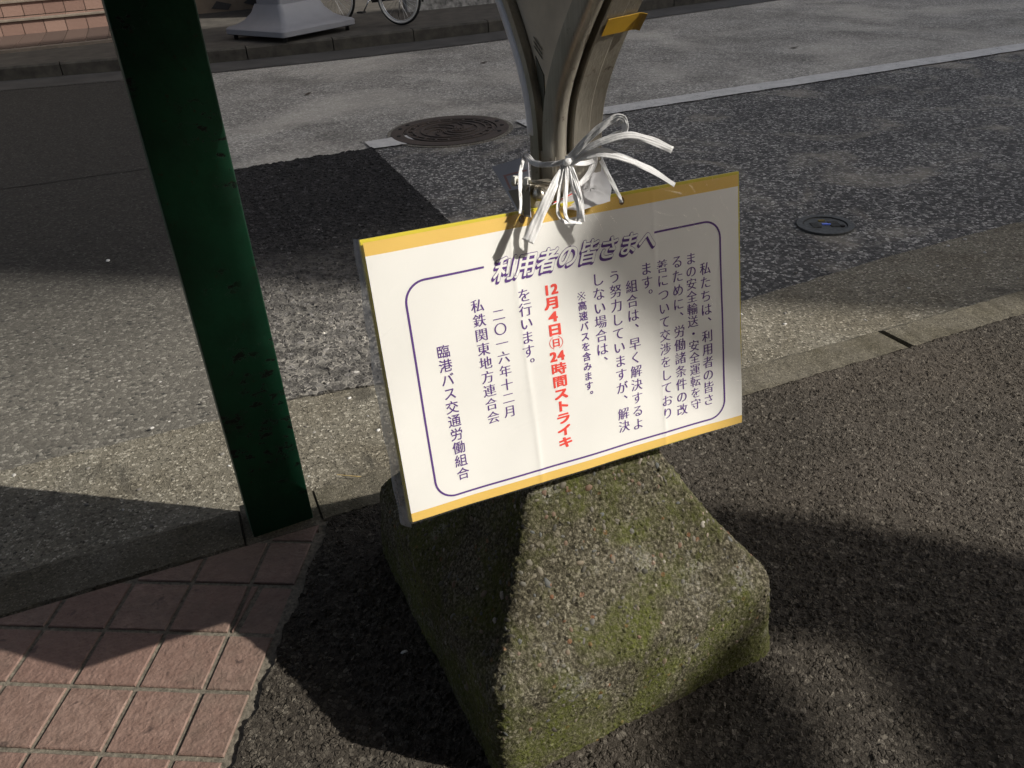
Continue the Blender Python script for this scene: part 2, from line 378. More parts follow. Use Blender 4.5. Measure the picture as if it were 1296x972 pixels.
# tiles
paving = empty('tiled_paving', (-.84, 1.19, 0)); tag(paving, kind='structure')
t = NT('brown_tile_mat')
oi = t.new('ShaderNodeObjectInfo').outputs['Random']
n1 = t.noise(38, 5, .65); n2 = t.noise(5, 4, .6); n3 = t.voro(120).outputs['Distance']
c = t.mix(t.map(n1, .35, .65), (.155, .100, .079), (.235, .160, .130)); c = t.mix(t.map(n2, .4, .7, 0, .5), c, (.14, .09, .072))
c = t.mix(t.map(oi, 0, 1, 0, .35), c, (.15, .082, .066))
c = t.mix(t.map(t.noise(22, 3, .5, dist=.5), .66, .72, 0, .8), c, (.06, .04, .035))
c = t.mix(t.map(t.noise(170, 3, .7), .60, .68, 0, .65), c, (.07, .05, .04)); c = t.mix(t.map(t.noise(2.3, 5, .7), .50, .62, 0, .45), c, (.12, .095, .075))
M['tile'] = t.fin(c, .62, .35, bump=t.math('ADD', t.noise(55, 3, .55, dist=.4), t.math('MULTIPLY', n3, .25)), bdist=.004)
O = np.array([-.8416, 1.1889]); U1 = np.array([.1485, -.0173]); U2 = np.array([.0124, .1546])
kn = NS; count = 0
def make_tile(poly, zt):
    if len(poly) < 3: return
    ar = abs(sum(poly[i][0] * poly[(i + 1) % len(poly)][1] - poly[(i + 1) % len(poly)][0] * poly[i][1] for i in range(len(poly)))) / 2
    if ar < .0009: return
    mb = MB(); mb.prism(poly, -.012, zt, bev=.0022)
    mb.build('tile', M['tile'], paving)
J = .0055
for j in range(-6, 6):
    for i in range(-12, 3):
        q = [O + U1 * (i + a) + U2 * (j + b) for a, b in ((0, 0), (1, 0), (1, 1), (0, 1))]
        q = [tuple(map(float, p)) for p in q]; q = inset_poly(q, J)
        zt = .004 + random.uniform(-.0012, .0014)
        q = clip(q, kn[0], kn[1], 1.772)
        if len(q) < 3: continue
        # right edge of the paving
        ex = np.array([.995, -.0995]); q = clip(q, ex[0], ex[1], float(np.array([-.597, 1.10]) @ ex))
        if len(q) < 3: continue
        if j == 1 and i == 1:   # the cracked tile beside the asphalt
            make_tile(clip(q, .985, -.17, -.889), zt)
            make_tile(clip(q, -.985, .17, .877), zt - .004); continue
        make_tile(q, zt)

# ------------------------------------------------------------ far side: gutter strip, kerb, walk (the road edge bends a little)
def FK(s): return float(np.interp(s, [-60, -8, -1.66, -.45, .64, 2.2, 3.78, 7.1, 12, 60], [17, 12.2, 11.08, 10.82, 10.58, 10.46, 10.48, 10.92, 11.6, 16]))
NSF = [-60, -30] + [-14 + .5 * k for k in range(60)] + [30, 60]
def strip(name, off0, off1, z, mat, kind='structure', s_list=NSF):
    vs = []; fs = []
    for q in s_list:
        vs += [W(q, FK(q) + off0, z), W(q, FK(q) + off1, z)]
    for k in range(len(s_list) - 1): fs.append((2 * k, 2 * k + 2, 2 * k + 3, 2 * k + 1))
    return tag(mesh(name, vs, fs, mat), kind=kind)
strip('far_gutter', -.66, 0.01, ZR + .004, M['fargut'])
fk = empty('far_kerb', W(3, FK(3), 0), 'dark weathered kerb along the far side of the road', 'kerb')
s_ = -14.0
while s_ < 16:
    mb = MB(); a, b = s_ + .006, s_ + .994
    for q in (a, b):
        f0 = FK(q)
        for t_, z_ in ((f0, ZR - .02), (f0, .025), (f0 + .02, .045), (f0 + .16, .045), (f0 + .16, ZR - .02)): mb.v.append(W(q, t_, z_))
    mb.f += [(k, k + 1, k + 6, k + 5) for k in range(4)] + [(4, 3, 2, 1, 0), (5, 6, 7, 8, 9)]
    mb.build('kerb_stone', M['farkerb'], fk); s_ += 1.0
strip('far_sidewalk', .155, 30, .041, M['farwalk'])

# ------------------------------------------------------------ manhole cover on the road
t = NT('rusty_iron_mat')
c = t.mix(t.map(t.noise(18, 5, .65), .35, .68), (.05, .042, .037), (.085, .064, .054)); c = t.mix(t.map(t.noise(90, 3), .3, .7, 0, .5), c, (.04, .035, .032))
M['rust'] = t.fin(c, .75, .3, .15, bump=t.noise(140, 3), bdist=.002)
M['iron'] = simple('dark_iron_mat', (.060, .062, .060), .6, .3, nscale=60, namt=.4, bump=.002)
def disc(mb, c, r0, r1, z0, z1, n=64):
    """ring with top at z1, sides down to z0"""
    b = len(mb.v)
    for r_, z_ in ((r0, z0), (r0, z1), (r1, z1), (r1, z0)):
        for k in range(n): mb.v.append((c[0] + r_ * math.cos(2 * math.pi * k / n), c[1] + r_ * math.sin(2 * math.pi * k / n), z_))
    for q in range(3):
        for k in range(n): mb.f.append((b + q * n + k, b + q * n + (k + 1) % n, b + (q + 1) * n + (k + 1) % n, b + (q + 1) * n + k))
def cyl(mb, c, r, z0, z1, n=48):
    mb.prism([(c[0] + r * math.cos(2 * math.pi * k / n), c[1] + r * math.sin(2 * math.pi * k / n)) for k in range(n)], z0, z1)
mc = (-.353, 6.29)
mh = empty('manhole_cover', (mc[0], mc[1], ZR), 'large round rusty brown iron manhole cover set in the worn road beside the white line', 'manhole cover')
mb = MB(); disc(mb, mc, .355, .445, ZR - .01, ZR + .012, 72); mb.build('frame_ring', M['rust'], mh)
mb = MB(); cyl(mb, mc, .348, ZR - .01, ZR + .006, 64)
for r_ in (.325, .275, .215): disc(mb, mc, r_ - .008, r_ + .006, ZR + .002, ZR + .015, 64)
mb.build('cover_plate', M['rust'], mh)
mb = MB()
for k in range(7):
    for i in range(k * 0 + 8):
        a = i / 8 * 2 * math.pi + k * .2; r_ = .05 + .022 * k
        p = (mc[0] + r_ * math.cos(a), mc[1] + r_ * math.sin(a), ZR + .010)
        mb.box(p, (.045, .010, .010), (Vector((math.cos(a + .9), math.sin(a + .9), 0)), Vector((-math.sin(a + .9), math.cos(a + .9), 0)), Vector((0, 0, 1))))
for i in range(20):
    a = i / 20 * 2 * math.pi; mb.box((mc[0] + .30 * math.cos(a), mc[1] + .30 * math.sin(a), ZR + .010), (.03, .014, .01), (Vector((math.cos(a), math.sin(a), 0)), Vector((-math.sin(a), math.cos(a), 0)), Vector((0, 0, 1))))
mb.build('relief_pattern', M['rust'], mh)['kind'] = 'stuff'
for a in (2.6, 2.9, 3.45, -.35, .1, .45):
    mb = MB(); cyl(mb, (mc[0] + .395 * math.cos(a), mc[1] + .395 * math.sin(a)), .016, ZR, ZR + .016, 12); mb.build('keyhole', M['dark'], mh)
# ring of lighter concrete round it
mb = MB(); disc(mb, mc, .44, .475, ZR - .01, ZR + .006, 72); tag(mb.build('manhole_surround', gm), kind='structure')

# ------------------------------------------------------------ small valve cover in the coarse lane
vc = (1.622, 3.89)
vv = empty('valve_cover', (*vc, ZR), 'small round dark iron valve cover with a blue mark in the coarse grey asphalt', 'valve cover')
mb = MB(); disc(mb, vc, .108, .138, ZR - .01, ZR + .012, 48); mb.build('frame_ring', M['iron'], vv)
mb = MB(); cyl(mb, vc, .103, ZR - .01, ZR + .007, 40)
for k in range(5):
    mb.box((vc[0] + .045, vc[1] - .03 + .015 * k, ZR + .009), (.05, .006, .006)); mb.box((vc[0] - .05, vc[1] - .03 + .015 * k, ZR + .009), (.04, .006, .006))
mb.build('cover_plate', M['iron'], vv)
mb = MB(); mb.box((vc[0], vc[1] + .005, ZR + .009), (.028, .014, .006)); mb.box((vc[0] + .015, vc[1] - .002, ZR + .0095), (.022, .008, .006))
mb.build('blue_mark', simple('blue_paint_mat', (.12, .2, .75), .5), vv)
mb = MB(); mb.box((vc[0], vc[1] + .055, ZR + .0095), (.03, .016, .006)); mb.build('yellow_mark', simple('old_yellow_mat', (.16, .12, .02), .7), vv)
mb = MB(); cyl(mb, (vc[0] + .075, vc[1] - .035), .012, ZR, ZR + .013, 10); mb.build('keyhole', M['dark'], vv)

# ------------------------------------------------------------ green steel post
t = NT('green_paint_mat')
c = t.mix(t.map(t.noise(6, 4), .35, .65), (.006, .050, .024), (.010, .070, .034))
sc_ = t.new('ShaderNodeMapping'); sc_.inputs['Scale'].default_value = (1, 1, 1.6); t.set(sc_.inputs['Vector'], t.tc)
ch = t.math('MULTIPLY', t.map(t.noise(26, 5, .7, sc_.outputs[0]), .565, .59), t.map(t.noise(3.2, 2, .5), .52, .55))
c = t.mix(ch, c, (.008, .010, .008))
c = t.mix(t.map(t.noise(9, 5, .7), .45, .7, 0, .55), c, (.006, .022, .012)); c = t.mix(t.math('MULTIPLY', t.map(t.noise(60, 4, .7), .64, .70), .7), c, (.035, .02, .01))
M['green'] = t.fin(c, t.map(t.noise(20, 4), .3, .7, .35, .6), .35, bump=t.math('SUBTRACT', t.noise(15, 3), ch), bdist=.002)
PA = R(24.8); pe = Vector((math.cos(PA), math.sin(PA), 0)); pn_ = Vector((-math.sin(PA), math.cos(PA), 0))
pbase = Vector((-.6325, 1.6985, 0)) + pn_ * .055
def st_post(base, label, h=3.2):
    e = empty('steel_post', (base.x, base.y, 0), label, 'post')
    mb = MB(); mb.box((base.x, base.y, h / 2 - .02), (.160, .11, h + .04), (pe, pn_, Vector((0, 0, 1)))); o = mb.build('shaft', M['green'], e); bevel_mod(o, .0035, 2)
    mb = MB(); mb.box(Vector((base.x, base.y, h - .01)), (.24, .2, .02), (pe, pn_, Vector((0, 0, 1)))); mb.build('top_plate', M['green'], e)
    return e
st_post(pbase, 'dark green painted square steel post standing between the brown tiles and the kerb')

# ------------------------------------------------------------ bus stop: concrete base
t = NT('mossy_concrete_mat', True)
nz = t.warp(60, .006)
v = t.voro(82, nz); rgb = t.sep(v.outputs['Color']); d = v.outputs['Distance']
v2 = t.voro(210, nz); 
stone = t.ramp(rgb[0], [(0, (.026, .023, .015)), (.35, (.068, .061, .043)), (.7, (.125, .113, .083)), (.9, (.23, .21, .165))])
stone = t.mix(t.math('MULTIPLY', t.math('GREATER_THAN', rgb[1], .95), .7), stone, (.22, .10, .055))
isst = t.math('MULTIPLY', t.map(d, .42, .34), t.math('GREATER_THAN', rgb[2], .35))
paste = t.ramp(t.noise(170, 4, .7), [(.3, (.014, .012, .007)), (.50, (.082, .074, .050)), (.68, (.27, .25, .19))])
c = t.mix(isst, paste, stone)
geo = t.new('ShaderNodeNewGeometry')
sepz = t.new('ShaderNodeSeparateXYZ'); t.set(sepz.inputs[0], t.tc)
mossn = t.math('ADD', t.noise(6.5, 5, .68, dist=.5), t.map(sepz.outputs[2], .25, .0, 0, .10))
moss = t.math('MULTIPLY', t.map(mossn, .46, .62), t.map(t.noise(120, 3, .7), .30, .62, .25, 1))
c = t.mix(t.math('MULTIPLY', moss, .85), c, t.mix(t.noise(70, 3), (.035, .042, .006), (.135, .155, .026)))
dirt = t.noise(3.4, 5, .65); c = t.mix(t.map(dirt, .38, .62, 0, .65), c, t.mix(1.0, c, (.38, .36, .30), 'MULTIPLY'))
pale = t.math('MULTIPLY', t.map(t.noise(9, 5, .7, dist=.3), .58, .7), t.map(t.noise(200, 3), .4, .6)); c = t.mix(t.math('MULTIPLY', pale, .6), c, (.33, .315, .28))
hg = t.math('ADD', t.math('MULTIPLY', t.map(d, .5, .1, 0, 1, True), t.map(rgb[2], 0, 1, -.3, 1.1)), t.math('MULTIPLY', t.noise(150, 4, .75), 1.5))
hg = t.math('ADD', hg, t.math('MULTIPLY', t.noise(24, 4, .6), .7))
M['concrete'] = t.fin(c, .95, .2, disp=hg, amp=.0040)
BC = np.array([.083, 1.390])
b1 = np.array([math.cos(R(25)), math.sin(R(25))]); b2 = np.array([math.cos(R(113.6)), math.sin(R(113.6))])
HA, HB = .318, .362     # half sides
def base_ring(sc_x, rad, n):
    """rounded rectangle of half sides HA*s, HB*s, corner radius rad; n points spaced evenly, returned as xy"""
    ha, hb = HA * sc_x, HB * sc_x; rad = min(rad, ha * .9, hb * .9)
    pts = []
    def arc(cx, cy, a0):
        for k in range(13):
            a = a0 + k / 12 * math.pi / 2; pts.append((cx + rad * math.cos(a), cy + rad * math.sin(a)))
    arc(ha - rad, hb - rad, 0); arc(-ha + rad, hb - rad, math.pi / 2); arc(-ha + rad, -hb + rad, math.pi); arc(ha - rad, -hb + rad, 1.5 * math.pi)
    P = np.array(pts + [pts[0]])
    # param by corner-aligned sections so rings line up
    L = np.concatenate([[0], np.cumsum(np.hypot(*np.diff(P, axis=0).T))]); u = np.linspace(0, L[-1], n, endpoint=False)
    X = np.interp(u, L, P[:, 0]); Y = np.interp(u, L, P[:, 1])
    return BC[None] + X[:, None] * b1[None] + Y[:, None] * b2[None]
prof_z = [-.02, .0, .10, .185, .200, .212, .225, .245, .27, .30, .32, .355, .40, .43, .455, .48, .55, .62, .66, .668, .67]
prof_s = [1.02, 1.02, 1.00, .985, .975, .955, .925, .875, .815, .745, .70, .635, .555, .505, .465, .435, .365, .318, .296, .28, .05]
prof_r = [.035, .035, .035, .035, .032, .030, .026, .022, .019, .017, .016, .015, .014, .013, .013, .013, .012, .012, .012, .012, .01]
NR, NC = 250, 640
# even spacing along the profile
pz = np.array(prof_z); ps = np.array(prof_s); L = np.concatenate([[0], np.cumsum(np.hypot(np.diff(pz), np.diff(ps) * .33))])
uu = np.linspace(0, L[-1], NR); zz = np.interp(uu, L, pz); ss = np.interp(uu, L, ps); rr_ = np.interp(uu, L, prof_r)
k = np.ones(7) / 7; ss2 = ss.copy(); ss2[3:-3] = np.convolve(ss, k, 'valid'); ss = ss2
V = []
for a in range(NR):
    ring = base_ring(ss[a], rr_[a], NC)
    V.append(np.column_stack([ring, np.full(NC, zz[a])]))
V = np.concatenate(V)
I = np.arange(NR * NC).reshape(NR, NC); J2 = np.roll(I, -1, axis=1)
Q = np.stack([I[:-1].ravel(), J2[:-1].ravel(), J2[1:].ravel(), I[1:].ravel()], 1)
# slow lumps
lump = .0028 * np.sin(V[:, 0] * 23 + V[:, 2] * 17) * np.sin(V[:, 1] * 19 - V[:, 2] * 11 + 1.3) + .0014 * np.sin(V[:, 0] * 51 + 2) * np.sin(V[:, 2] * 47 + V[:, 1] * 33)
dirv = V[:, :2] - BC[None]; dirv /= np.maximum(np.hypot(*dirv.T)[:, None], 1e-6); V[:, :2] += dirv * lump[:, None]
bs = empty('bus_stop', (float(BC[0]), float(BC[1]), 0), 'bus stop with flaring metal legs rising from a mossy flared concrete base', 'bus stop')
cb = fast_mesh('concrete_base', V, Q, M['concrete'], bs)
# pebbles standing out of the concrete (one part, uncountable)
t = NT('pebble_mat')
rp = t.new('ShaderNodeNewGeometry').outputs['Random Per Island']
c = t.ramp(rp, [(0, (.03, .028, .02)), (.25, (.062, .056, .041)), (.5, (.10, .089, .066)), (.68, (.065, .07, .068)), (.8, (.14, .12, .083)), (.95, (.10, .055, .033)), (.985, (.24, .22, .185))])
c = t.mix(.5, c, t.ramp(t.noise(300, 3), [(.2, (.5,) * 3), (.8, (1.4,) * 3)]), 'MULTIPLY')
M['pebble'] = t.fin(c, .7, .35)
ico = bmesh.new(); bmesh.ops.create_icosphere(ico, subdivisions=2, radius=1); iv = np.array([v.co[:] for v in ico.verts]); ifc = [tuple(v.index for v in f.verts) for f in ico.faces]; ico.free()
def scatter_ell(name, items, mat, parent=None, kind=True):
    """items: (pos, normal, sizes(3), spin)"""
    VV = []; FF = []; b = 0
    for pos, nr, sz, spin in items:
        nr = np.array(nr) / np.linalg.norm(nr); a = np.cross(nr, [0, 0, 1.0] if abs(nr[2]) < .9 else [1.0, 0, 0]); a /= np.linalg.norm(a); c_ = np.cross(nr, a)
        a, c_ = a * math.cos(spin) + c_ * math.sin(spin), -a * math.sin(spin) + c_ * math.cos(spin)
        q = iv * (1 + rng.normal(0, .07, (len(iv), 1)))
        P_ = q[:, :1] * sz[0] * a + q[:, 1:2] * sz[1] * c_ + q[:, 2:3] * sz[2] * nr + np.array(pos)
        VV.append(P_); FF += [tuple(i + b for i in f) for f in ifc]; b += len(iv)
    o = mesh(name, np.concatenate(VV), FF, mat, parent, True)
    if kind: o['kind'] = 'stuff'
    return o
items = []
G = V.reshape(NR, NC, 3)
for _ in range(2200):
    a = random.randint(30, NR - 40); b_ = random.randint(0, NC - 1)
    p = G[a, b_]; nrm = np.cross(G[a, (b_ + 1) % NC] - p, G[a + 1, b_] - p)
    s0 = random.choice([.0022, .0028, .0034, .0042, .0034, .0030, .0050, .0070 if random.random() < .3 else .003])
    el = random.uniform(1.0, 1.9)
    items.append((p + nrm / np.linalg.norm(nrm) * (.0046 - s0 * .30), nrm, (s0 * el, s0, s0 * .55), random.uniform(0, 3.1)))
scatter_ell('pebble_aggregate', items, M['pebble'], bs)

# ------------------------------------------------------------ bus stop: steel legs
t = NT('stainless_mat')
mp = t.new('ShaderNodeMapping'); mp.inputs['Scale'].default_value = (60, 60, 2.0); t.set(mp.inputs['Vector'], t.tc)
br = t.noise(4, 4, .6, mp.outputs[0])
c = t.mix(t.map(t.noise(7, 4, .6), .35, .65), (.40, .37, .315), (.57, .54, .47)); c = t.mix(t.map(br, .3, .7, 0, .5), c, (.29, .26, .21))
c = t.mix(t.math('MULTIPLY', t.map(t.noise(30, 5, .7), .62, .68), .7), c, (.12, .095, .07))
M['steel'] = t.fin(c, t.map(t.noise(12, 3), .3, .7,   .30, .5), .5, .68, bump=br, bdist=.0006)
M['panel'] = simple('beige_panel_mat', (.62, .54, .42), .5, .0, .4, nscale=9, namt=.22)
M['slot'] = simple('slot_mat', (.13, .13, .10), .6, .2)
TA = R(116); te = Vector((math.cos(TA), math.sin(TA), 0)); we = Vector((math.sin(TA), -math.cos(TA), 0))   # te: across the legs, we: thickness (away to the right)
NCt = Vector((.108, 1.338, 0))
LZ = [.60, .95, 1.05, 1.10, 1.13, 1.16, 1.19, 1.22, 1.25, 1.28, 1.31, 1.36, 1.44, 1.55, 1.7, 1.9, 2.25]
LT = [.0, .0, .0, .002, .006, .015, .029, .046, .066, .088, .112, .155, .215, .27, .31, .33, .335]   # outward shift of the leg
def sm_interp(z):
    return float(np.interp(z, LZ, LT))
zs = np.concatenate([np.linspace(.6, 1.05, 6), np.linspace(1.07, 1.6, 44), np.linspace(1.65, 2.25, 8)])
raw = np.array([sm_interp(z) for z in zs]); sm = raw.copy()
for _ in range(6): sm[1:-1] = .25 * sm[:-2] + .5 * sm[1:-1] + .25 * sm[2:]
def leg_profile():
    """(t_out, w): t_out from 0 inner to .043 outer; w from -.045 near to +.045"""
    P = []
    r = .0135; cx, cw = .0285, -.0305
    P += [(.004, -.0445)]
    for k in range(9):
        a = -math.pi / 2 + math.pi * .95 * k / 8; P.append((cx + r * math.cos(a), cw + r * math.sin(a)))
    P += [(.0255, -.0155), (.0255, -.0125), (.041, -.0115), (.0425, -.0095), (.0425, .018), (.0405, .0205), (.0405, .043), (.0385, .045), (.004, .045)]
    return P
def leg(sign):
    P = leg_profile(); mb = MB(); n = len(P)
    for i, z in enumerate(zs):
        sl_ = (sm[min(i + 1, len(sm) - 1)] - sm[max(i - 1, 0)]) / (zs[min(i + 1, len(zs) - 1)] - zs[max(i - 1, 0)])
        nn = math.hypot(1, sl_)
        for (to, w_) in P:
            # offset across the leg follows its normal
            dt = to / nn; dz = -to * sl_ / nn
            q = NCt + te * (sign * (sm[i] + .002 + dt)) + we * w_
            mb.v.append((q.x, q.y, z + dz))
    for i in range(len(zs) - 1):
        for k in range(n):
            f = (i * n + k, i * n + (k + 1) % n, (i + 1) * n + (k + 1) % n, (i + 1) * n + k)
            mb.f.append(f if sign > 0 else f[::-1])
    mb.f.append(tuple(range(n))); mb.f.append(tuple((len(zs) - 1) * n + k for k in range(n)))
    o = mb.build('leg', M['steel'], bs, smooth=True)
    try:
        o.data.set_sharp_from_angle(angle=R(35))
    except Exception: pass
    return o
leg(-1); leg(1)
mb = MB(); pts = []  # pale tube paints the sky's reflection along the left leg
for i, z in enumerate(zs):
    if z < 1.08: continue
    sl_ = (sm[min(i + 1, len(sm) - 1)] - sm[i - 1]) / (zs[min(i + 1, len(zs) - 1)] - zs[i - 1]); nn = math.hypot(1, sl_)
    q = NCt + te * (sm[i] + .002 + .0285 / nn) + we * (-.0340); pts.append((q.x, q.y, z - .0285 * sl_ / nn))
mb.tube(pts, .0142, 12); mb.build('edge_glint', simple('edge_glint_mat', (.80, .80, .84), .35, nscale=30, namt=.1), bs, True)
# infill panel between the legs
mb = MB(); idx = [i for i, z in enumerate(zs) if z > 1.02]
for i in idx:
    for sg in (-1, 1):
        for w_ in (-.030, -.012):
            q = NCt + te * (sg * (sm[i] + .004)) + we * w_; mb.v.append((q.x, q.y, zs[i]))
for a in range(len(idx) - 1):
    b = a * 4; c4 = b + 4
    mb.f += [(b, b + 2, c4 + 2, c4), (b + 1, c4 + 1, c4 + 3, b + 3), (b, c4, c4 + 1, b + 1), (b + 2, b + 3, c4 + 3, c4 + 2)]
mb.build('infill_panel', M['panel'], bs)
def pan(t_, z, w_=-.0315): q = NCt + te * t_ + we * w_; return (q.x, q.y, z)
mb = MB()
sl1 = [(.031, 1.200), (.006, 1.175), (.004, 1.135), (.013, 1.118), (.018, 1.13)]
mb.v = [pan(a, z) for a, z in sl1] + [pan(a, z, -.0295) for a, z in sl1]
n = len(sl1); mb.f = [tuple(range(n))] + [(k, (k + 1) % n, n + (k + 1) % n, n + k) for k in range(n)]
mb.build('slot', M['slot'], bs)
for k in range(3):
    mb = MB(); z0 = 1.212 + k * .0065
    mb.v = [pan(.034, z0 + .004), pan(.008, z0 - .012), pan(.008, z0 - .0145), pan(.034, z0 + .0015)]; mb.f = [(0, 1, 2, 3)]
    mb.build('scratch', M['slot'], bs)
# neck collar, bolts
mb = MB(); mb.box((NCt.x, NCt.y, .668), (.15, .15, .02), (te, we, Vector((0, 0, 1)))); mb.build('base_plate', M['steel'], bs)
mb = MB()
mb.box((NCt.x, NCt.y, .86), (.082, .082, .40), (te, we, Vector((0, 0, 1)))); mb.build('socket', M['steel'], bs)
mb = MB(); mb.tube([(.024, 1.272, 1.030), (.082, 1.242, 1.0305)], .0032, 10); mb.build('through_bolt', M['steel'], bs, True)
mb = MB(); mb.tube([(.0395, 1.263, 1.0290), (.0455, 1.260, 1.0292)], .0085, 6); mb.build('nut', simple('white_nut_mat', (.6, .6, .56), .5), bs)
mb = MB(); mb.tube([(.0205, 1.273, 1.0295), (.0262, 1.270, 1.0297)], .0085, 6); mb.build('nut', D.materials['white_nut_mat'], bs)
dome = scatter_ell('dome_nut', [((.061, 1.250, 1.013), (0, -1, .2), (.013, .011, .012), 0)], M['steel'], bs, False)
mb = MB(); mb.box((.058, 1.272, 1.0), (.05, .02, .05), (pe, pn_, Vector((0, 0, 1)))); mb.build('bracket', M['steel'], bs)
# amber tape on the right leg
t = NT('amber_tape_mat'); t.set(t.b.inputs['Transmission Weight'], 0.0)
M['tape'] = t.fin(t.mix(t.noise(40, 3), (.34, .19, .015), (.5, .30, .03)), .35, .5)

mb = MB(); k0 = int(np.argmin(abs(zs - 1.276))); rows = []
for i in (k0 - 1, k0, k0 + 1):
    sl_ = (sm[i + 1] - sm[i - 1]) / (zs[i + 1] - zs[i - 1]); nn = math.hypot(1, sl_)
    for w_, ex in ((-.006, .0446), (.010, .0446), (.030, .0446), (.046, .0444), (.052, .046), (.057, .049)):
        q = NCt + te * (-(sm[i] + .002 + ex / nn)) + we * w_; mb.v.append((q.x, q.y, zs[i] - ex * sl_ / nn + (w_ + .006) * .06))
for i in range(2):
    for k in range(5): a = i * 6 + k; mb.f.append((a, a + 1, a + 7, a + 6))
o = mb.build('amber_tape', M['tape'], bs); sf = o.modifiers.new('thick', 'SOLIDIFY'); sf.thickness = .0006; sf.offset = 1
# ------------------------------------------------------------ the strike notice board
KS = 1.12
BCn = Vector((.1142, 1.2152, .7614)); BX = Vector((.928, .371, -.013)).normalized(); BZ = Vector((-.056, .176, .983)); BZ = (BZ - BX * BZ.dot(BX)).normalized(); BY = BZ.cross(BX)  # BY away from the viewer
BW, BH = .594, .42
def bwave(u, v):
    a = .0012 * math.sin(u * 19 + v * 6) + .0009 * math.sin(v * 17 - u * 9 + 1) + .0005 * math.sin(u * 47 + v * 31)
    a += .0010 * math.exp(-abs(u - .207 - .02 * v) / .0035) + .0008 * math.exp(-abs(v - .088 + .05 * (u - .3)) / .003) * min(1, max(0, (u - .35) * 6)) + .0009 * math.exp(-abs(u - .437 - .012 * v) / .003)
    return .0030 + a
def bp(u, v, d=0.0):
    """u from left, v down from the top, d towards the viewer"""
    return BCn + BX * ((u - BW / 2) * KS) + BZ * ((BH / 2 - v) * KS) - BY * (d + (bwave(u, v) if d > .0004 else 0.0))
nb = empty('notice_board', bp(BW / 2, 0, 0), 'white strike notice in purple and red Japanese lettering tied to the bus stop', 'notice board')
M['yellow'] = simple('yellow_board_mat', (.62, .52, .03), .45)
M['paper'] = simple('paper_mat', (.80, .79, .765), .65, nscale=3, namt=.02)
M['orange'] = simple('orange_band_mat', (.76, .50, .11), .6)
M['purple'] = simple('purple_ink_mat', (.085, .022, .20), .6)
M['red'] = simple('red_ink_mat', (.80, .055, .035), .6)
mb = MB(); mb.box(bp(BW / 2, BH / 2, -.0025), ((BW + .003) * KS, (BH + .002) * KS, .005), (BX, BZ, -BY)); mb.build('backing_board', M['yellow'], nb)
def quad(mb, u0, v0, u1, v1, d): mb.add([bp(u0, v0, d), bp(u0, v1, d), bp(u1, v1, d), bp(u1, v0, d)], [(0, 1, 2, 3)])
def wavy(u, v):
    return .0006 * math.sin(u * 14 + 2 * v) + .0005 * math.sin(v * 22 + u * 5)
def bgrid(name, u0, v0, u1, v1, nu, nv, mat):
    mb = MB()
    for j in range(nv + 1):
        for i in range(nu + 1): mb.v.append(tuple(bp(u0 + (u1 - u0) * i / nu, v0 + (v1 - v0) * j / nv, .0006)))
    for j in range(nv):
        for i in range(nu): a = j * (nu + 1) + i; mb.f.append((a, a + nu + 1, a + nu + 2, a + 1))
    return mb.build(name, mat, nb, True)
BB = .4052
bgrid('paper', .0018, .0205, BW - .0022, BB, 200, 110, M['paper'])
bgrid('orange_band', .0018, .0025, BW - .0022, .0205, 200, 4, M['orange'])
bgrid('orange_band', .0018, BB, BW - .0022, BH - .0008, 200, 4, M['orange'])
# purple frame line with rounded corners, open where the title stands
def frame_path():
    L_, T_, R_, B_, r = .0455, .0655, .5575, .3970, .030
    P = [(.163, T_), (L_ + r, T_)]
    P += [(L_ + r - r * math.sin(a), T_ + r - r * math.cos(a)) for a in [k / 10 * math.pi / 2 for k in range(1, 10)]] + [(L_, T_ + r), (L_, B_ - r)]
    P += [(L_ + r - r * math.cos(a), B_ - r + r * math.sin(a)) for a in [k / 10 * math.pi / 2 for k in range(1, 10)]] + [(L_ + r, B_), (R_ - r, B_)]
    P += [(R_ - r + r * math.sin(a), B_ - r + r * math.cos(a)) for a in [k / 10 * math.pi / 2 for k in range(1, 10)]] + [(R_, B_ - r), (R_, T_ + r)]
    P += [(R_ - r + r * math.cos(a), T_ + r - r * math.sin(a)) for a in [k / 10 * math.pi / 2 for k in range(1, 10)]] + [(R_ - r, T_), (.438, T_)]
    Q_ = [P[0]]
    for a_, b_ in zip(P[:-1], P[1:]):
        k_ = max(1, int(math.hypot(b_[0] - a_[0], b_[1] - a_[1]) / .004))
        Q_ += [(a_[0] + (b_[0] - a_[0]) * i / k_, a_[1] + (b_[1] - a_[1]) * i / k_) for i in range(1, k_ + 1)]
    return Q_
P = frame_path(); mb = MB(); hw = .00155
for i, (u, v) in enumerate(P):
    a = P[max(i - 1, 0)]; b = P[min(i + 1, len(P) - 1)]; du, dv = b[0] - a[0], b[1] - a[1]; l = math.hypot(du, dv); nu, nv = -dv / l, du / l
    mb.v += [bp(u + nu * hw, v + nv * hw, .0009), bp(u - nu * hw, v - nv * hw, .0009)]
for i in range(len(P) - 1): mb.f.append((2 * i, 2 * i + 1, 2 * i + 3, 2 * i + 2))
mb.build('frame_line', M['purple'], nb)
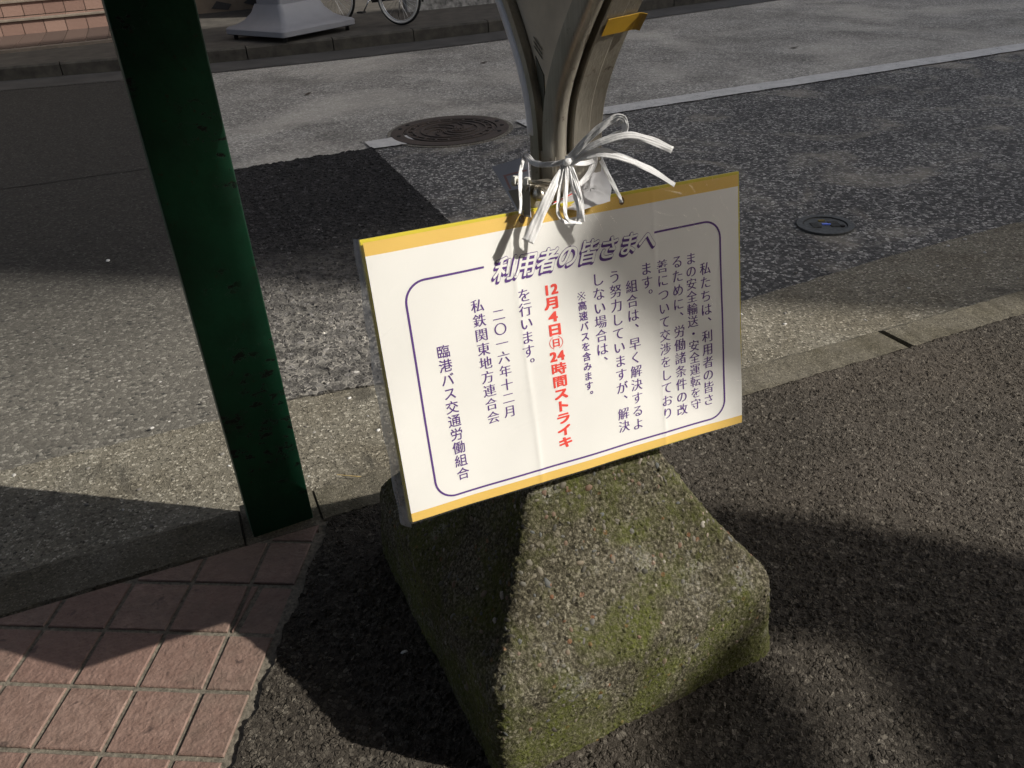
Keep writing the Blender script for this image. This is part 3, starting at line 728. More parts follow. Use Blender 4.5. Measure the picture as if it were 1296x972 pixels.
# lettering
dg = None; _g = {}
def glyph(ch, offset=0.0, shear=0.0, res=4):
    key = (ch, offset, shear)
    if key in _g: return _g[key]
    c = D.curves.new('glyph', 'FONT'); c.body = ch; c.size = 1; c.offset = offset; c.shear = shear; c.resolution_u = res; c.fill_mode = 'FRONT'
    o = D.objects.new('glyph', c); COL.objects.link(o); bpy.context.view_layer.update()
    me = D.meshes.new_from_object(o.evaluated_get(bpy.context.evaluated_depsgraph_get()))
    vs = np.array([v.co[:2] for v in me.vertices]) if len(me.vertices) else np.zeros((0, 2)); fs = [tuple(p.vertices) for p in me.polygons]
    D.objects.remove(o); D.curves.remove(c); D.meshes.remove(me)
    _g[key] = (vs, fs); return _g[key]
def put(mb, ch, uc, vc_, em, d, offset=0.0, shear=0.0, sx=1.0, sy=1.0, du=0.0, dv=0.0, cell=1.0):
    vs, fs = glyph(ch, offset, shear)
    if not len(vs): return
    b = len(mb.v)
    for x, y in vs: mb.v.append(tuple(bp(uc + du + (x - .5 * cell) * em * sx, vc_ + dv - (y - .38) * em * sy, d)))
    mb.f += [tuple(b + i for i in f) for f in fs]
def column(mb, text, u, v0, v1, em, mincho=True, off=None, sx=1.0, u1=None):
    n = len(text)
    for k, ch in enumerate(text):
        if ch == '　': continue
        vv = v0 + (v1 - v0) * k / (n - 1); uu = u + ((u1 if u1 is not None else u) - u) * k / (n - 1)
        du = dv = 0
        if ch in '、。': du, dv = em * .55, -em * .55
        if ch == 'ー': pass
        if mincho:
            put(mb, ch, uu, vv, em, .0009, -.007, 0, sx, 1, du, dv); put(mb, ch, uu, vv, em, .00093, -.007, 0, sx, 1, du + em * .022, dv); put(mb, ch, uu, vv, em, .00096, -.007, 0, sx, 1, du - em * .02, dv)
        else:
            [put(mb, ch, uu, vv, em, .0009 + 3e-5 * q_, 0, 0, sx, 1, du + em * a_ * (off or 0), dv + em * b_ * (off or 0)) for q_, (a_, b_) in enumerate(((-1, -1), (1, -1), (-1, 1), (1, 1)))]
mb = MB()
E1 = .0212
column(mb, '私たちは、利用者の皆さ', .5283, .1381, .3605, .0215, u1=.5268)
column(mb, 'まの安全輸送・安全運転を守', .5018, .1173, .3618, .0205)
column(mb, 'るために、労働諸条件の改', .4766, .1174, .3646, .0215, u1=.4750)
column(mb, '善について交渉をしており', .4496, .1192, .3635, .0215, u1=.4471)
column(mb, 'ます。', .4213, .1175, .1600, .0215)
column(mb, '組合は、早く解決するよ', .3939, .1394, .3676, .0215, u1=.3916)
column(mb, 'う努力していますが、解決', .3655, .1187, .3645, .0215)
column(mb, 'しない場合は、', .3374, .1175, .2480, .0215, u1=.3356)
column(mb, 'を行います。', .2184, .1171, .2230, .0215, u1=.2151)
column(mb, '二〇一六年十二月', .1762, .1372, .2881, .0200)
column(mb, '私鉄関東地方連合会', .1461, .1178, .2906, .0205, u1=.1489)
column(mb, '臨港バス交通労働組合', .0871, .1721, .3655, .0205, False, .008, u1=.0898)
column(mb, '高速バスを含みます。', .3086, .1517, .2960, .0150, False, .018)
for a_ in (45, 135):
    ca, sa_ = math.cos(R(a_)), math.sin(R(a_)); l_, w_ = .0075, .0006; b = len(mb.v)
    mb.v += [tuple(bp(.3086 + x * ca - y * sa_, .1371 + x * sa_ + y * ca, .0009)) for x, y in ((-l_, -w_), (l_, -w_), (l_, w_), (-l_, w_))]; mb.f.append((b, b + 3, b + 2, b + 1))
for dx_, dy_ in ((0, -.0055), (0, .0055), (-.0055, 0), (.0055, 0)):
    b = len(mb.v); mb.v += [tuple(bp(.3086 + dx_ + .0012 * math.cos(i * 1.047), .1371 + dy_ + .0012 * math.sin(i * 1.047), .0009)) for i in range(6)]; mb.f.append(tuple(range(b, b + 6)))
mb.build('body_text', M['purple'], nb)
mb = MB()
cells = ['12', '月', '4', '日', '日', '24', '時', '間', 'ス', 'ト', 'ラ', 'イ', 'キ']
def bold(ch, u, v, em, sx, sy, wgt, cell=1.0, du=0.0):
    q_ = 0
    for a_ in (-1, 0, 1):
        for b_ in (-1, 0, 1):
            put(mb, ch, u, v, em, .0009 + 2e-5 * q_, .004, 0, sx, sy, du + a_ * em * wgt, b_ * em * wgt * .6, cell); q_ += 1
for k, ch in enumerate(cells):
    vv = .117 + (.3628 - .117) * k / 12
    if ch in ('12', '24'):
        bold(ch[0], .261, vv, .0225, .95, .9, .046, .55, -.0062); bold(ch[1], .261, vv, .0225, .95, .9, .046, .55, .0062)
    elif ch == '4': bold(ch, .261, vv, .0225, 1.25, .9, .046, .55)
    elif k == 4:
        bold(ch, .261, vv, .0150, 1, .95, .03)
        for sg in (-1, 1):
            b = len(mb.v); n = 12
            for i in range(n + 1):
                a = -1.15 + 2.3 * i / n
                for r_ in (.0105, .0115): mb.v.append(tuple(bp(.261 + sg * (r_ * 1.0 * math.cos(a) - .0005), vv + r_ * .9 * math.sin(a), .0009)))
            for i in range(n): mb.f.append((b + 2 * i, b + 2 * i + 1, b + 2 * i + 3, b + 2 * i + 2))
    else: bold(ch, .261, vv, .0208, 1.22, .93, .052 if ch in '月日ストライキ' else .034)
mb.build('red_text', M['red'], nb)
# outlined slanting title with its drop shadow
title = '利用者の皆さまへ'
tu = [.190 + (.4225 - .190) * k / 7 for k in range(8)]
mb = MB(); mw = MB()
for ch, u in zip(title, tu):
    e_ = .0350; z_ = 0
    for k in range(5):
        for a_ in range(8):
            ca, sa_ = math.cos(a_ * math.pi / 4), math.sin(a_ * math.pi / 4)
            put(mb, ch, u, .0735, e_, .0009 + z_ * 5e-6, 0, .35, .98, 1.0, du=e_ * .040 * ca - .00065 * k, dv=e_ * .040 * sa_ + .00075 * k); z_ += 1
    for q_, (a_, b_) in enumerate(((-1, -1), (1, -1), (-1, 1), (1, 1), (0, 0))): put(mw, ch, u, .0735, e_, .00130 + q_ * 1e-5, 0, .35, .98, 1.0, du=e_ * .016 * a_, dv=e_ * .014 * b_)
mb.build('title_outline', M['purple'], nb); mw.build('title_lettering', M['paper'], nb)
# small cord holes / brown stains under the ties
hm = simple('hole_mat', (.16, .09, .03), .7)
for u in (.228, .3863):
    mb = MB(); n = 12; mb.v = [tuple(bp(u + .0045 * math.cos(i / n * 6.283), .010 + .006 * math.sin(i / n * 6.283), .0009)) for i in range(n)]; mb.f = [tuple(range(n))]
    mb.build('tie_hole', hm, nb)
# clear sleeve: a slightly creased film in front, lapping round the left edge
t = NT('clear_sleeve_mat')
gl = t.new('ShaderNodeBsdfGlossy'); gl.inputs['Roughness'].default_value = .16; gl.inputs['Color'].default_value = (1, 1, 1, 1)
tr = t.new('ShaderNodeBsdfTransparent'); tr.inputs['Color'].default_value = (.965, .965, .96, 1)
df = t.new('ShaderNodeBsdfDiffuse'); df.inputs['Color'].default_value = (.8, .8, .78, 1)
cre = t.map(t.math('ABSOLUTE', t.math('SUBTRACT', t.noise(7, 3, .6, dist=1.2), .5)), .0, .035, 1, 0, True)
bmp = t.new('ShaderNodeBump'); bmp.inputs['Distance'].default_value = .0035; bmp.inputs['Strength'].default_value = 1.0; t.set(bmp.inputs['Height'], t.math('ADD', t.noise(9, 3, .5, dist=.8), t.math('MULTIPLY', cre, .10)))
t.set(gl.inputs['Normal'], bmp.outputs[0])
lw = t.new('ShaderNodeLayerWeight'); lw.inputs['Blend'].default_value = .5
mx = t.new('ShaderNodeMixShader'); t.set(mx.inputs[0], t.math('MULTIPLY_ADD', t.math('POWER', lw.outputs[1], 5.0), .9, .045)); t.set(mx.inputs[1], tr.outputs[0]); t.set(mx.inputs[2], gl.outputs[0])
mx2 = t.new('ShaderNodeMixShader'); mx2.inputs[0].default_value = .03; t.set(mx2.inputs[1], mx.outputs[0]); t.set(mx2.inputs[2], df.outputs[0])
t.t.links.new(mx2.outputs[0], t.out.inputs['Surface']); M['sleeve'] = t.m
mb = MB(); NU, NV = 60, 42
for j in range(NV + 1):
    for i in range(NU + 1):
        u = -.001 + (BW + .003) * i / NU; v = -.003 + (BH + .004) * j / NV
        mb.v.append(tuple(bp(u, v, .0022 + .0007 * math.sin(u * 31 + v * 9) * math.sin(v * 23 + 1))))
for j in range(NV):
    for i in range(NU): a = j * (NU + 1) + i; mb.f.append((a, a + NU + 1, a + NU + 2, a + 1)[::1])
mb.build('clear_sleeve', M['sleeve'], nb, True)
t = NT('sleeve_fold_mat')
tr = t.new('ShaderNodeBsdfTransparent'); tr.inputs['Color'].default_value = (.9, .92, .95, 1)
pr = t.b; pr.inputs['Roughness'].default_value = .25; pr.inputs['Base Color'].default_value = (.75, .76, .78, 1)
mx = t.new('ShaderNodeMixShader'); t.set(mx.inputs[0], t.map(t.noise(40, 4, .7), .3, .75, .25, .6)); t.set(mx.inputs[1], tr.outputs[0]); t.set(mx.inputs[2], pr.outputs[0]); t.t.links.new(mx.outputs[0], t.out.inputs['Surface']); M['fold'] = t.m
mb = MB(); n = 24
for i in range(n + 1):
    v = -.003 + (BH + .010) * i / n; wb = .0012 * math.sin(i * 1.3)
    wd = .005 + .008 * min(1, i / 12) + wb
    mb.v += [tuple(bp(-.0012, v, .0022)), tuple(bp(-.004 - wd * .35, v, -.004)), tuple(bp(-.002 - wd * .8, v + .001, -.016 - wb)), tuple(bp(-.001 - wd * .9, v, -.022))]
for i in range(n):
    for k in range(3): a = i * 4 + k; mb.f.append((a, a + 1, a + 5, a + 4))
mb.build('sleeve_fold', M['fold'], nb, True)

# ------------------------------------------------------------ white plastic tying tape
t = NT('white_pp_tape_mat')
mp = t.new('ShaderNodeMapping'); mp.inputs['Scale'].default_value = (1, 1, 1); t.set(mp.inputs['Vector'], t.tc)
f = t.noise(160, 3, .6)
M['pp'] = t.fin(t.mix(f, (.80, .80, .81), (.92, .92, .92)), .3, .5, bump=f, bdist=.0008)
tl = t.new('ShaderNodeBsdfTranslucent'); tl.inputs['Color'].default_value = (.9, .9, .9, 1); mx = t.new('ShaderNodeMixShader'); mx.inputs[0].default_value = .35
t.set(mx.inputs[1], t.b.outputs[0]); t.set(mx.inputs[2], tl.outputs[0]); t.t.links.new(mx.outputs[0], t.out.inputs['Surface'])
EYE = Vector((0, 0, 1.42))
def spline(pts, sub=7):
    P = [Vector(p) for p in pts]; out = []
    for i in range(len(P) - 1):
        p0, p1, p2, p3 = P[max(i - 1, 0)], P[i], P[i + 1], P[min(i + 2, len(P) - 1)]
        for k in range(sub):
            u = k / sub; out.append(.5 * ((2 * p1) + (-p0 + p2) * u + (2 * p0 - 5 * p1 + 4 * p2 - p3) * u * u + (-p0 + 3 * p1 - 3 * p2 + p3) * u ** 3))
    out.append(P[-1]); return out
def ribbon(name, pts, w0, w1, parent, mat=None, tw=(0, 0), folds=True):
    S = spline(pts); n = len(S); mb = MB(); NS_ = 9
    for i, p in enumerate(S):
        tg = (S[min(i + 1, n - 1)] - S[max(i - 1, 0)]).normalized(); vd = (EYE - p).normalized()
        side = tg.cross(vd).normalized(); nr = side.cross(tg).normalized()
        u = i / (n - 1); a = tw[0] + (tw[1] - tw[0]) * u; sd = side * math.cos(a) + nr * math.sin(a); up = nr * math.cos(a) - side * math.sin(a)
        wd = 1.18 * (w0 + (w1 - w0) * u) * (1 + .06 * math.sin(i * .9))
        for k in range(NS_ + 1):
            x = k / NS_ - .5
            h = (.0007 * math.sin(x * 19 + i * .35) + .0007 * (1 - 4 * x * x) + .0006 * math.sin(i * .8 + x * 5)) if folds else 0
            mb.v.append(tuple(p + sd * (x * wd) + up * h))
    for i in range(n - 1):
        for k in range(NS_): a = i * (NS_ + 1) + k; mb.f.append((a, a + 1, a + NS_ + 2, a + NS_ + 1))
    o = mb.build(name, mat or M['pp'], parent, True)
    sf = o.modifiers.new('thick', 'SOLIDIFY'); sf.thickness = .0005
    return o
RB = {
'wrap': [(0.0427, 1.33, 1.056), (0.0463, 1.285, 1.0629), (0.0558, 1.258, 1.059), (0.0768, 1.245, 1.0602), (0.0947, 1.24, 1.0629), (0.1039, 1.235, 1.0662)],
'wrap_b': [(0.1039, 1.235, 1.0662), (0.1268, 1.26, 1.0541), (0.1536, 1.31, 1.0434), (0.1726, 1.36, 1.0375)],
'loop_up': [(0.1037, 1.232, 1.0671), (0.1175, 1.2, 1.0939), (0.1383, 1.18, 1.1204), (0.1627, 1.17, 1.14), (0.1734, 1.16, 1.1439), (0.1783, 1.155, 1.1362), (0.1771, 1.16, 1.122), (0.1663, 1.17, 1.1179), (0.1384, 1.2, 1.0949), (0.1057, 1.228, 1.0681)],
'tail_upper': [(0.1035, 1.23, 1.0677), (0.1234, 1.19, 1.0939), (0.1492, 1.15, 1.1163), (0.1791, 1.13, 1.1272), (0.2068, 1.12, 1.1217), (0.2378, 1.115, 1.1072)],
'tail_lower': [(0.1035, 1.23, 1.0665), (0.1233, 1.19, 1.087), (0.1472, 1.16, 1.0971), (0.1743, 1.13, 1.096), (0.2042, 1.11, 1.0856), (0.2382, 1.09, 1.0665)],
'tail_down': [(0.1021, 1.228, 1.0659), (0.0866, 1.17, 1.0648), (0.066, 1.09, 1.0615), (0.0468, 1.05, 1.0409), (0.0324, 1.035, 1.0184)],
'loop_down': [(0.1021, 1.228, 1.0659), (0.0884, 1.15, 1.0615), (0.077, 1.08, 1.053), (0.0763, 1.06, 1.0444), (0.0828, 1.05, 1.0375), (0.0934, 1.05, 1.0336), (0.1024, 1.055, 1.039), (0.1029, 1.08, 1.0514), (0.1009, 1.15, 1.0631), (0.1033, 1.228, 1.0658)],
'loop_down_b': [(0.1031, 1.226, 1.0664), (0.0935, 1.13, 1.0651), (0.0854, 1.065, 1.0531), (0.0857, 1.045, 1.0458), (0.0915, 1.04, 1.0406), (0.1057, 1.045, 1.0368)],
'loop_down_c': [(0.1043, 1.226, 1.0663), (0.1067, 1.14, 1.0658), (0.1078, 1.075, 1.0561), (0.1078, 1.045, 1.0378)],
'tie_left': [(0.0423, 1.32, 1.0562), (0.0349, 1.27, 1.0505), (0.0294, 1.2, 1.0437), (0.0284, 1.15, 1.0396), (0.0261, 1.098, 1.0353)],
'tie_right': [(0.1649, 1.34, 1.0422), (0.1677, 1.29, 1.0368), (0.175, 1.25, 1.0231), (0.182, 1.22, 1.0121), (0.1793, 1.18, 1.0152)],
'tie_b': [(0.1511, 1.3, 1.0628), (0.1536, 1.31, 1.0396), (0.1411, 1.29, 1.0257), (0.1251, 1.27, 1.0174)],
'cord': [(0.1661, 1.36, 1.0287), (0.1571, 1.34, 1.019), (0.1407, 1.31, 1.0092), (0.1196, 1.28, 1.0029), (0.0968, 1.25, 1.0025), (0.076, 1.22, 1.0048)]}
for k_, pts_ in RB.items():
    if k_ != 'cord': RB[k_] = [tuple(EYE + (Vector(p) - EYE) * (1 + .140 * min(1, max(0, (1.235 - p[1]) / .19)))) for p in pts_]
rb = empty('plastic_ribbon', (.1039, 1.235, 1.0662), 'shiny white plastic tape tied in a bow round the metal legs above the notice', 'ribbon')
ribbon('wrap', RB['wrap'], .008, .007, rb, tw=(.2, .3)); ribbon('wrap', RB['wrap_b'], .007, .006, rb, tw=(.3, .2))
ribbon('loop', RB['loop_up'], .010, .007, rb, tw=(.3, -.6))
ribbon('tail', RB['tail_upper'], .010, .009, rb, tw=(.7, .2)); ribbon('tail', RB['tail_lower'], .015, .008, rb, tw=(.1, .9))
ribbon('tail', RB['tail_down'], .008, .0165, rb, tw=(.5, .05))
ribbon('loop', RB['loop_down'], .006, .006, rb, tw=(.8, .9)); ribbon('loop', RB['loop_down_b'], .006, .005, rb, tw=(.2, 1.0)); ribbon('loop', RB['loop_down_c'], .009, .005, rb, tw=(0, .4))
ribbon('tie', RB['tie_left'], .006, .006, rb, tw=(.6, .9)); ribbon('tie', RB['tie_right'], .0075, .005, rb, tw=(.3, .8)); ribbon('tie', RB['tie_b'], .010, .008, rb, tw=(.2, .5))
scatter_ell('knot', [((.1035, 1.231, 1.0662), (0, -1, .3), (.0075, .006, .005), .4)], M['pp'], rb, False)
def _unused(): pass
def off(pts, dx, dz): return [(p[0] + dx, p[1], p[2] + dz) for p in pts]
cd = empty('twine', RB['cord'][0], 'red and white twisted cord hanging behind the white bow', 'cord')
mb = MB(); mb.tube(spline(RB['cord']), .0016, 6); mb.build('white_strand', simple('white_cord_mat', (.6, .58, .55), .8), cd, True)
for s_ in (-1, 1):
    mb = MB(); mb.tube(spline(off(RB['cord'], .0022 * s_, .0018 * s_)), .0010, 6); mb.build('red_strand', simple('red_cord_mat', (.42, .03, .03), .8), cd, True)

# tilted laminated card behind the left tie
t = NT('laminate_mat'); M['lam'] = t.fin(t.mix(t.noise(30, 3), (.40, .40, .44), (.47, .46, .50)), .25, .5)
M['kraft'] = simple('kraft_tape_mat', (.19, .16, .11), .5); M['pink'] = simple('faded_red_mat', (.42, .22, .20), .6)
cq = [Vector(p) for p in [(-.0128, 1.36, 1.0287), (.0470, 1.30, 1.0600), (.0440, 1.21, .990), (.0280, 1.235, .985)]]
cn = (cq[1] - cq[0]).cross(cq[3] - cq[0]).normalized()
if cn.dot(EYE - cq[0]) < 0: cn = -cn
def cpt(a, b, d=0.0):
    p = (cq[0] * (1 - a) + cq[1] * a) * (1 - b) + (cq[3] * (1 - a) + cq[2] * a) * b; return tuple(p + cn * d)
def cquad(mb, a0, b0, a1, b1, d): mb.add([cpt(a0, b0, d), cpt(a0, b1, d), cpt(a1, b1, d), cpt(a1, b0, d)], [(0, 1, 2, 3)])
cardo = empty('laminated_card', cq[0], 'tilted laminated card with a faded red border behind the metal legs', 'card')
mb = MB(); mb.add([cpt(a, b, d) for d in (0, -.0012) for a, b in ((0, 0), (0, 1), (1, 1), (1, 0))], [(0, 1, 2, 3), (7, 6, 5, 4), (0, 4, 5, 1), (1, 5, 6, 2), (2, 6, 7, 3), (3, 7, 4, 0)]); mb.build('sheet', M['lam'], cardo)
mb = MB(); cquad(mb, .2, .22, .95, .25, .0006); cquad(mb, .2, .22, .28, .5, .0007); mb.build('red_border', M['pink'], cardo)
mb = MB(); cquad(mb, .12, .52, .99, .97, .0009); mb.build('kraft_tape', M['kraft'], cardo)
# crumpled white bag / paper behind the right ties
bq = [Vector(p) for p in [(.0822, 1.262, .985), (.120, 1.300, 1.012), (.1559, 1.335, 1.0377), (.1741, 1.335, 1.0301), (.1775, 1.275, 1.0065), (.1716, 1.25, .995), (.1238, 1.24, .985)]]
pk = empty('paper_notice', bq[0], 'crumpled white paper in a clear bag tucked behind the bow', 'paper')
mb = MB(); cen = sum(bq, Vector()) / len(bq); N_ = len(bq); rings = 8; mb.v = [tuple(cen + Vector((0, -.004, 0)))]
for r_ in range(1, rings + 1):
    for i in range(N_ * 4):
        a = bq[i // 4]; b = bq[(i // 4 + 1) % N_]; e = a.lerp(b, (i % 4) / 4); p = cen.lerp(e, r_ / rings); mb.v.append((p.x, p.y + random.uniform(-.0022, .0022), p.z))
M4 = N_ * 4
for i in range(M4): mb.f.append((0, 1 + i, 1 + (i + 1) % M4))
for r_ in range(rings - 1):
    for i in range(M4): a = 1 + r_ * M4; mb.f.append((a + i, a + M4 + i, a + M4 + (i + 1) % M4, a + (i + 1) % M4))
o = mb.build('sheet', simple('bag_white_mat', (.66, .66, .68), .35), pk, True)

# ------------------------------------------------------------ small things lying about
def on_ground(name, x, y, z, label, cat, sz, mat, spin=0.0):
    o = scatter_ell(name, [((x, y, z), (0, 0, 1), sz, spin)], mat, None, False); tag(o, label, cat); return o
chalk = simple('chalk_white_mat', (.62, .61, .58), .7)
on_ground('pebble', -.271, 1.24, .005, 'white pebble on the dark asphalt left of the concrete base', 'pebble', (.009, .006, .004), chalk, 1.9)
on_ground('paper_scrap', -2.036, 3.99, ZR + .006, 'small white paper scrap on the sunlit asphalt left of the green post', 'litter', (.016, .010, .004), chalk, .4)
on_ground('paper_scrap', -.50, 4.75, ZR + .012, 'tiny white chip on the dark asphalt patch', 'litter', (.016, .009, .005), chalk, .9)
mb = MB(); mb.tube([(-.551, 2.017, ZR + .022), (-.49, 2.0, ZR + .024), (-.429, 1.989, ZR + .022)], [.0012, .0016, .001], 6)
tag(mb.build('twig', simple('straw_mat', (.42, .31, .13), .7)), 'thin straw coloured twig lying in the gutter by the green post', 'twig')
leafm = simple('dead_leaf_mat', (.035, .022, .014), .8)
for (x, y, a, lb) in ((.56, 8.35, .2, 'dark dead leaf on the worn road right of the manhole'), (-1.75, 8.0, 1.1, 'dark dead leaf on the worn road left of the manhole'), (-.1, 9.1, .6, 'dark dead leaf near the far gutter strip'), (3.1, 8.9, .3, 'dark dead leaf on the road beyond the white line')):
    mb = MB(); n = 10; vs = []
    for i in range(n):
        th = i / n * 6.283; r_ = .05 * (1 + .25 * math.cos(3 * th)); px = r_ * math.cos(th); py = .45 * r_ * math.sin(th)
        vs.append((x + px * math.cos(a) - py * math.sin(a), y + px * math.sin(a) + py * math.cos(a), ZR + .004 + .006 * abs(math.cos(th))))
    vs.append((x, y, ZR + .010)); mb.add(vs, [(i, (i + 1) % n, n) for i in range(n)])
    tag(mb.build('dead_leaf', leafm), lb, 'leaf')
# grit and white flecks strewn over the sidewalk asphalt and the gutter
items = []
for _ in range(70):
    x = random.uniform(-.5, 2.2); y = random.uniform(.7, 2.4); s_, t_ = ST(x, y)
    if t_ > 1.75 or x < tile_edge(y) + .02: continue
    q = (np.array([x, y]) - BC); 
    if abs(q @ b1) < HA + .01 and abs(q @ b2) < HB + .01: continue
    r_ = random.choice([.0009, .0012, .0016, .0024]); items.append(((x, y, .001 + r_ * .3), (0, 0, 1), (r_ * 1.4, r_, r_ * .7), random.uniform(0, 3)))
t = NT('grit_mat'); rp = t.new('ShaderNodeNewGeometry').outputs['Random Per Island']
gritm = t.fin(t.ramp(rp, [(0, (.10, .09, .08)), (.6, (.2, .19, .17)), (.85, (.45, .44, .42))]), .8)
tag(scatter_ell('grit', items, gritm), 'pale grit strewn over the sidewalk asphalt', 'grit')
items = []
for _ in range(260):
    s_ = random.uniform(-1.5, 3.4); t_ = random.uniform(1.98, 2.75) ; p = W(s_, t_); r_ = random.choice([.0015, .002, .003, .004, .006])
    items.append(((p[0], p[1], ZR + .010 + r_ * .3), (0, 0, 1), (r_ * 1.4, r_, r_ * .7), random.uniform(0, 3)))
tag(scatter_ell('gutter_gravel', items, gritm), 'loose gravel lying along the sunlit gutter', 'gravel')
items = []
for _ in range(420):
    a_ = random.choice([0, 1, 2, 3]); u_ = random.uniform(-1, 1)
    lx, ly = ((HA * 1.03, HB * u_), (-HA * 1.03, HB * u_), (HA * u_, HB * 1.03), (HA * u_, -HB * 1.03))[a_]
    q = BC + b1 * (lx + random.gauss(0, .008)) + b2 * (ly + random.gauss(0, .008)); r_ = random.uniform(.002, .006)
    items.append(((float(q[0]), float(q[1]), .001), (0, 0, 1), (r_ * 1.3, r_, r_ * .8), random.uniform(0, 3)))
t = NT('foot_dirt_mat'); rp = t.new('ShaderNodeNewGeometry').outputs['Random Per Island']
tag(scatter_ell('dirt_and_moss', items, t.fin(t.ramp(rp, [(0, (.025, .022, .014)), (.5, (.05, .045, .03)), (.7, (.05, .055, .012)), (.95, (.12, .11, .09))]), .95)), 'dirt crumbs and moss gathered round the foot of the concrete base', 'dirt')['kind'] = 'stuff'
# flat dark gum spots on the sidewalk
gum = simple('old_gum_mat', (.040, .038, .034), .95, nscale=200, namt=.4)
GUMS = [(-.33, 1.38, .017, 'in the shade left of the concrete base'), (-.42, 1.62, .014, 'between the green post and the concrete base'), (.86, 1.83, .03, 'on the sunlit asphalt right of the concrete base'), (.98, 1.25, .016, 'in the soft shade at the lower right'), (.66, 1.0, .02, 'on the asphalt near the bottom edge of the picture')]
for x, y, r_, where in GUMS:
    mb = MB(); mb.prism([(x + r_ * (1 + .12 * math.sin(3 * k)) * math.cos(k / 14 * 6.283), y + r_ * (1 + .1 * math.cos(2 * k)) * math.sin(k / 14 * 6.283)) for k in range(14)], -.004, .0022, bev=.001)
    tag(mb.build('gum_spot', gum, None, True), 'flattened grey chewing gum spot ' + where, 'gum', 'old gum spots trodden into the sidewalk')

# ------------------------------------------------------------ far side: tiled steps and shop front
t = NT('pink_tile_mat'); oi = t.new('ShaderNodeObjectInfo').outputs['Random']
M['ptile'] = t.fin(t.mix(oi, (.15, .092, .072), (.20, .128, .10)), .6, bump=t.noise(20, 3), bdist=.004)
t = NT('brown_step_tile_mat'); oi = t.new('ShaderNodeObjectInfo').outputs['Random']
M['btile'] = t.fin(t.mix(oi, (.06, .04, .033), (.085, .056, .045)), .7)
M['stepbed'] = simple('step_bed_mat', (.14, .115, .09), .9, nscale=8, namt=.25)
SX0, SX1 = -6.2, .25
def sbox(name, s0, s1, t0, t1, z0, z1, mat, parent, bev=0.0):
    mb = MB(); mb.box(W((s0 + s1) / 2, (t0 + t1) / 2, (z0 + z1) / 2), (s1 - s0, t1 - t0, z1 - z0), (Vector((*ES, 0)), Vector((*NS, 0)), Vector((0, 0, 1))))
    o = mb.build(name, mat, parent)
    if bev: bevel_mod(o, bev)
    return o
stp = empty('tiled_steps', W(-3, 12.4, .04), 'pink and brown tiled steps up to the shop across the road', 'steps')
sbox('edging', SX0, SX1, 12.30, 12.44, .0, .075, M['stepbed'], stp)
sbox('step_core', SX0, SX1, 12.44, 13.93, .0, .066, M['stepbed'], stp)
sbox('step_core', SX0, SX1, 13.95, 14.56, .0, .245, M['stepbed'], stp)
sbox('step_core', SX0, SX1, 14.57, 15.5, .0, .43, M['stepbed'], stp)
sbox('nosing', SX0, SX1, 13.90, 14.0, .245, .275, M['stepbed'], stp, .006)
sbox('nosing', SX0, SX1, 14.52, 14.6, .43, .46, M['stepbed'], stp, .006)
def tile_row(s0, s1, step, fn):
    me = None; q = s0
    while q + step <= s1 + 1e-6:
        fn(q); q += step
base_me = {}
def tile_copy(key, dims, centre, mat):
    if key not in base_me:
        mb = MB(); mb.box((0, 0, 0), dims, (Vector((*ES, 0)), Vector((*NS, 0)), Vector((0, 0, 1)))); o = mb.build('tile', mat, None); base_me[key] = o.data
    else: o = D.objects.new('tile', base_me[key]); COL.objects.link(o)
    o.parent = stp; o.matrix_parent_inverse = Matrix.Translation(stp.location).inverted(); o.location = centre
for q in np.arange(SX0, SX1 - .2, .272):
    q = float(q)
    tile_copy('tr', (.256, 1.42, .014), W(q + .136, 13.18, .073), M['btile'])
    tile_copy('ri', (.262, .014, .165), W(q + .136, 13.942, .158), M['ptile'])
    tile_copy('r2', (.262, .014, .165), W(q + .136, 14.562, .345), M['ptile'])
    tile_copy('t2', (.262, .48, .012), W(q + .136, 14.26, .250), M['ptile'])

shop = empty('shop_building', W(0, 15, 0), 'tan tiled shop front behind the steps at the top left corner', 'building')
M['tan'] = simple('tan_wall_mat', (.17, .13, .09), .75, nscale=7, namt=.2)
M['shutter'] = simple('dark_shutter_mat', (.035, .032, .03), .6, nscale=3, namt=.3)
sbox('wall', -10, 1.75, 14.75, 15.6, .03, 3.6, M['tan'], shop)
for k in range(2):
    mb = MB(); p0 = W(1.0 + .5 * k, 14.74, .10 + .04 * k); mb.add([p0, W(1.25 + .5 * k, 14.74, .06), W(1.32 + .5 * k, 14.74, .14), W(1.1 + .5 * k, 14.74, .2)], [(0, 1, 2, 3)]); mb.build('dark_stain', M['shutter'], shop)
sbox('side_wall', 1.75, 1.95, 13.4, 15.6, .03, 3.6, M['shutter'], shop)
sbox('shutter', 1.95, 9.5, 15.4, 15.6, .03, 3.0, M['shutter'], shop)
sbox('upper_floor', -10, 9.5, 14.9, 22, 3.6, 9.6, M['tan'], shop)
for k in range(6): sbox('window', -9 + 3 * k, -7.4 + 3 * k, 14.86, 14.9, 4.4, 5.7, M['shutter'], shop)
low = empty('low_wall', W(5, 11.95, 0), 'low whitish weathered concrete wall behind the bicycle wheel', 'wall')
sbox('wall', 3.45, 9.0, 12.25, 12.45, .03, .30, simple('mottled_white_mat', (.22, .215, .20), .85, nscale=14, namt=.7), low, .01)
sbox('coping', 3.45, 9.0, 12.22, 12.48, .30, .34, simple('coping_mat', (.11, .10, .09), .85, nscale=8, namt=.4), low, .008)

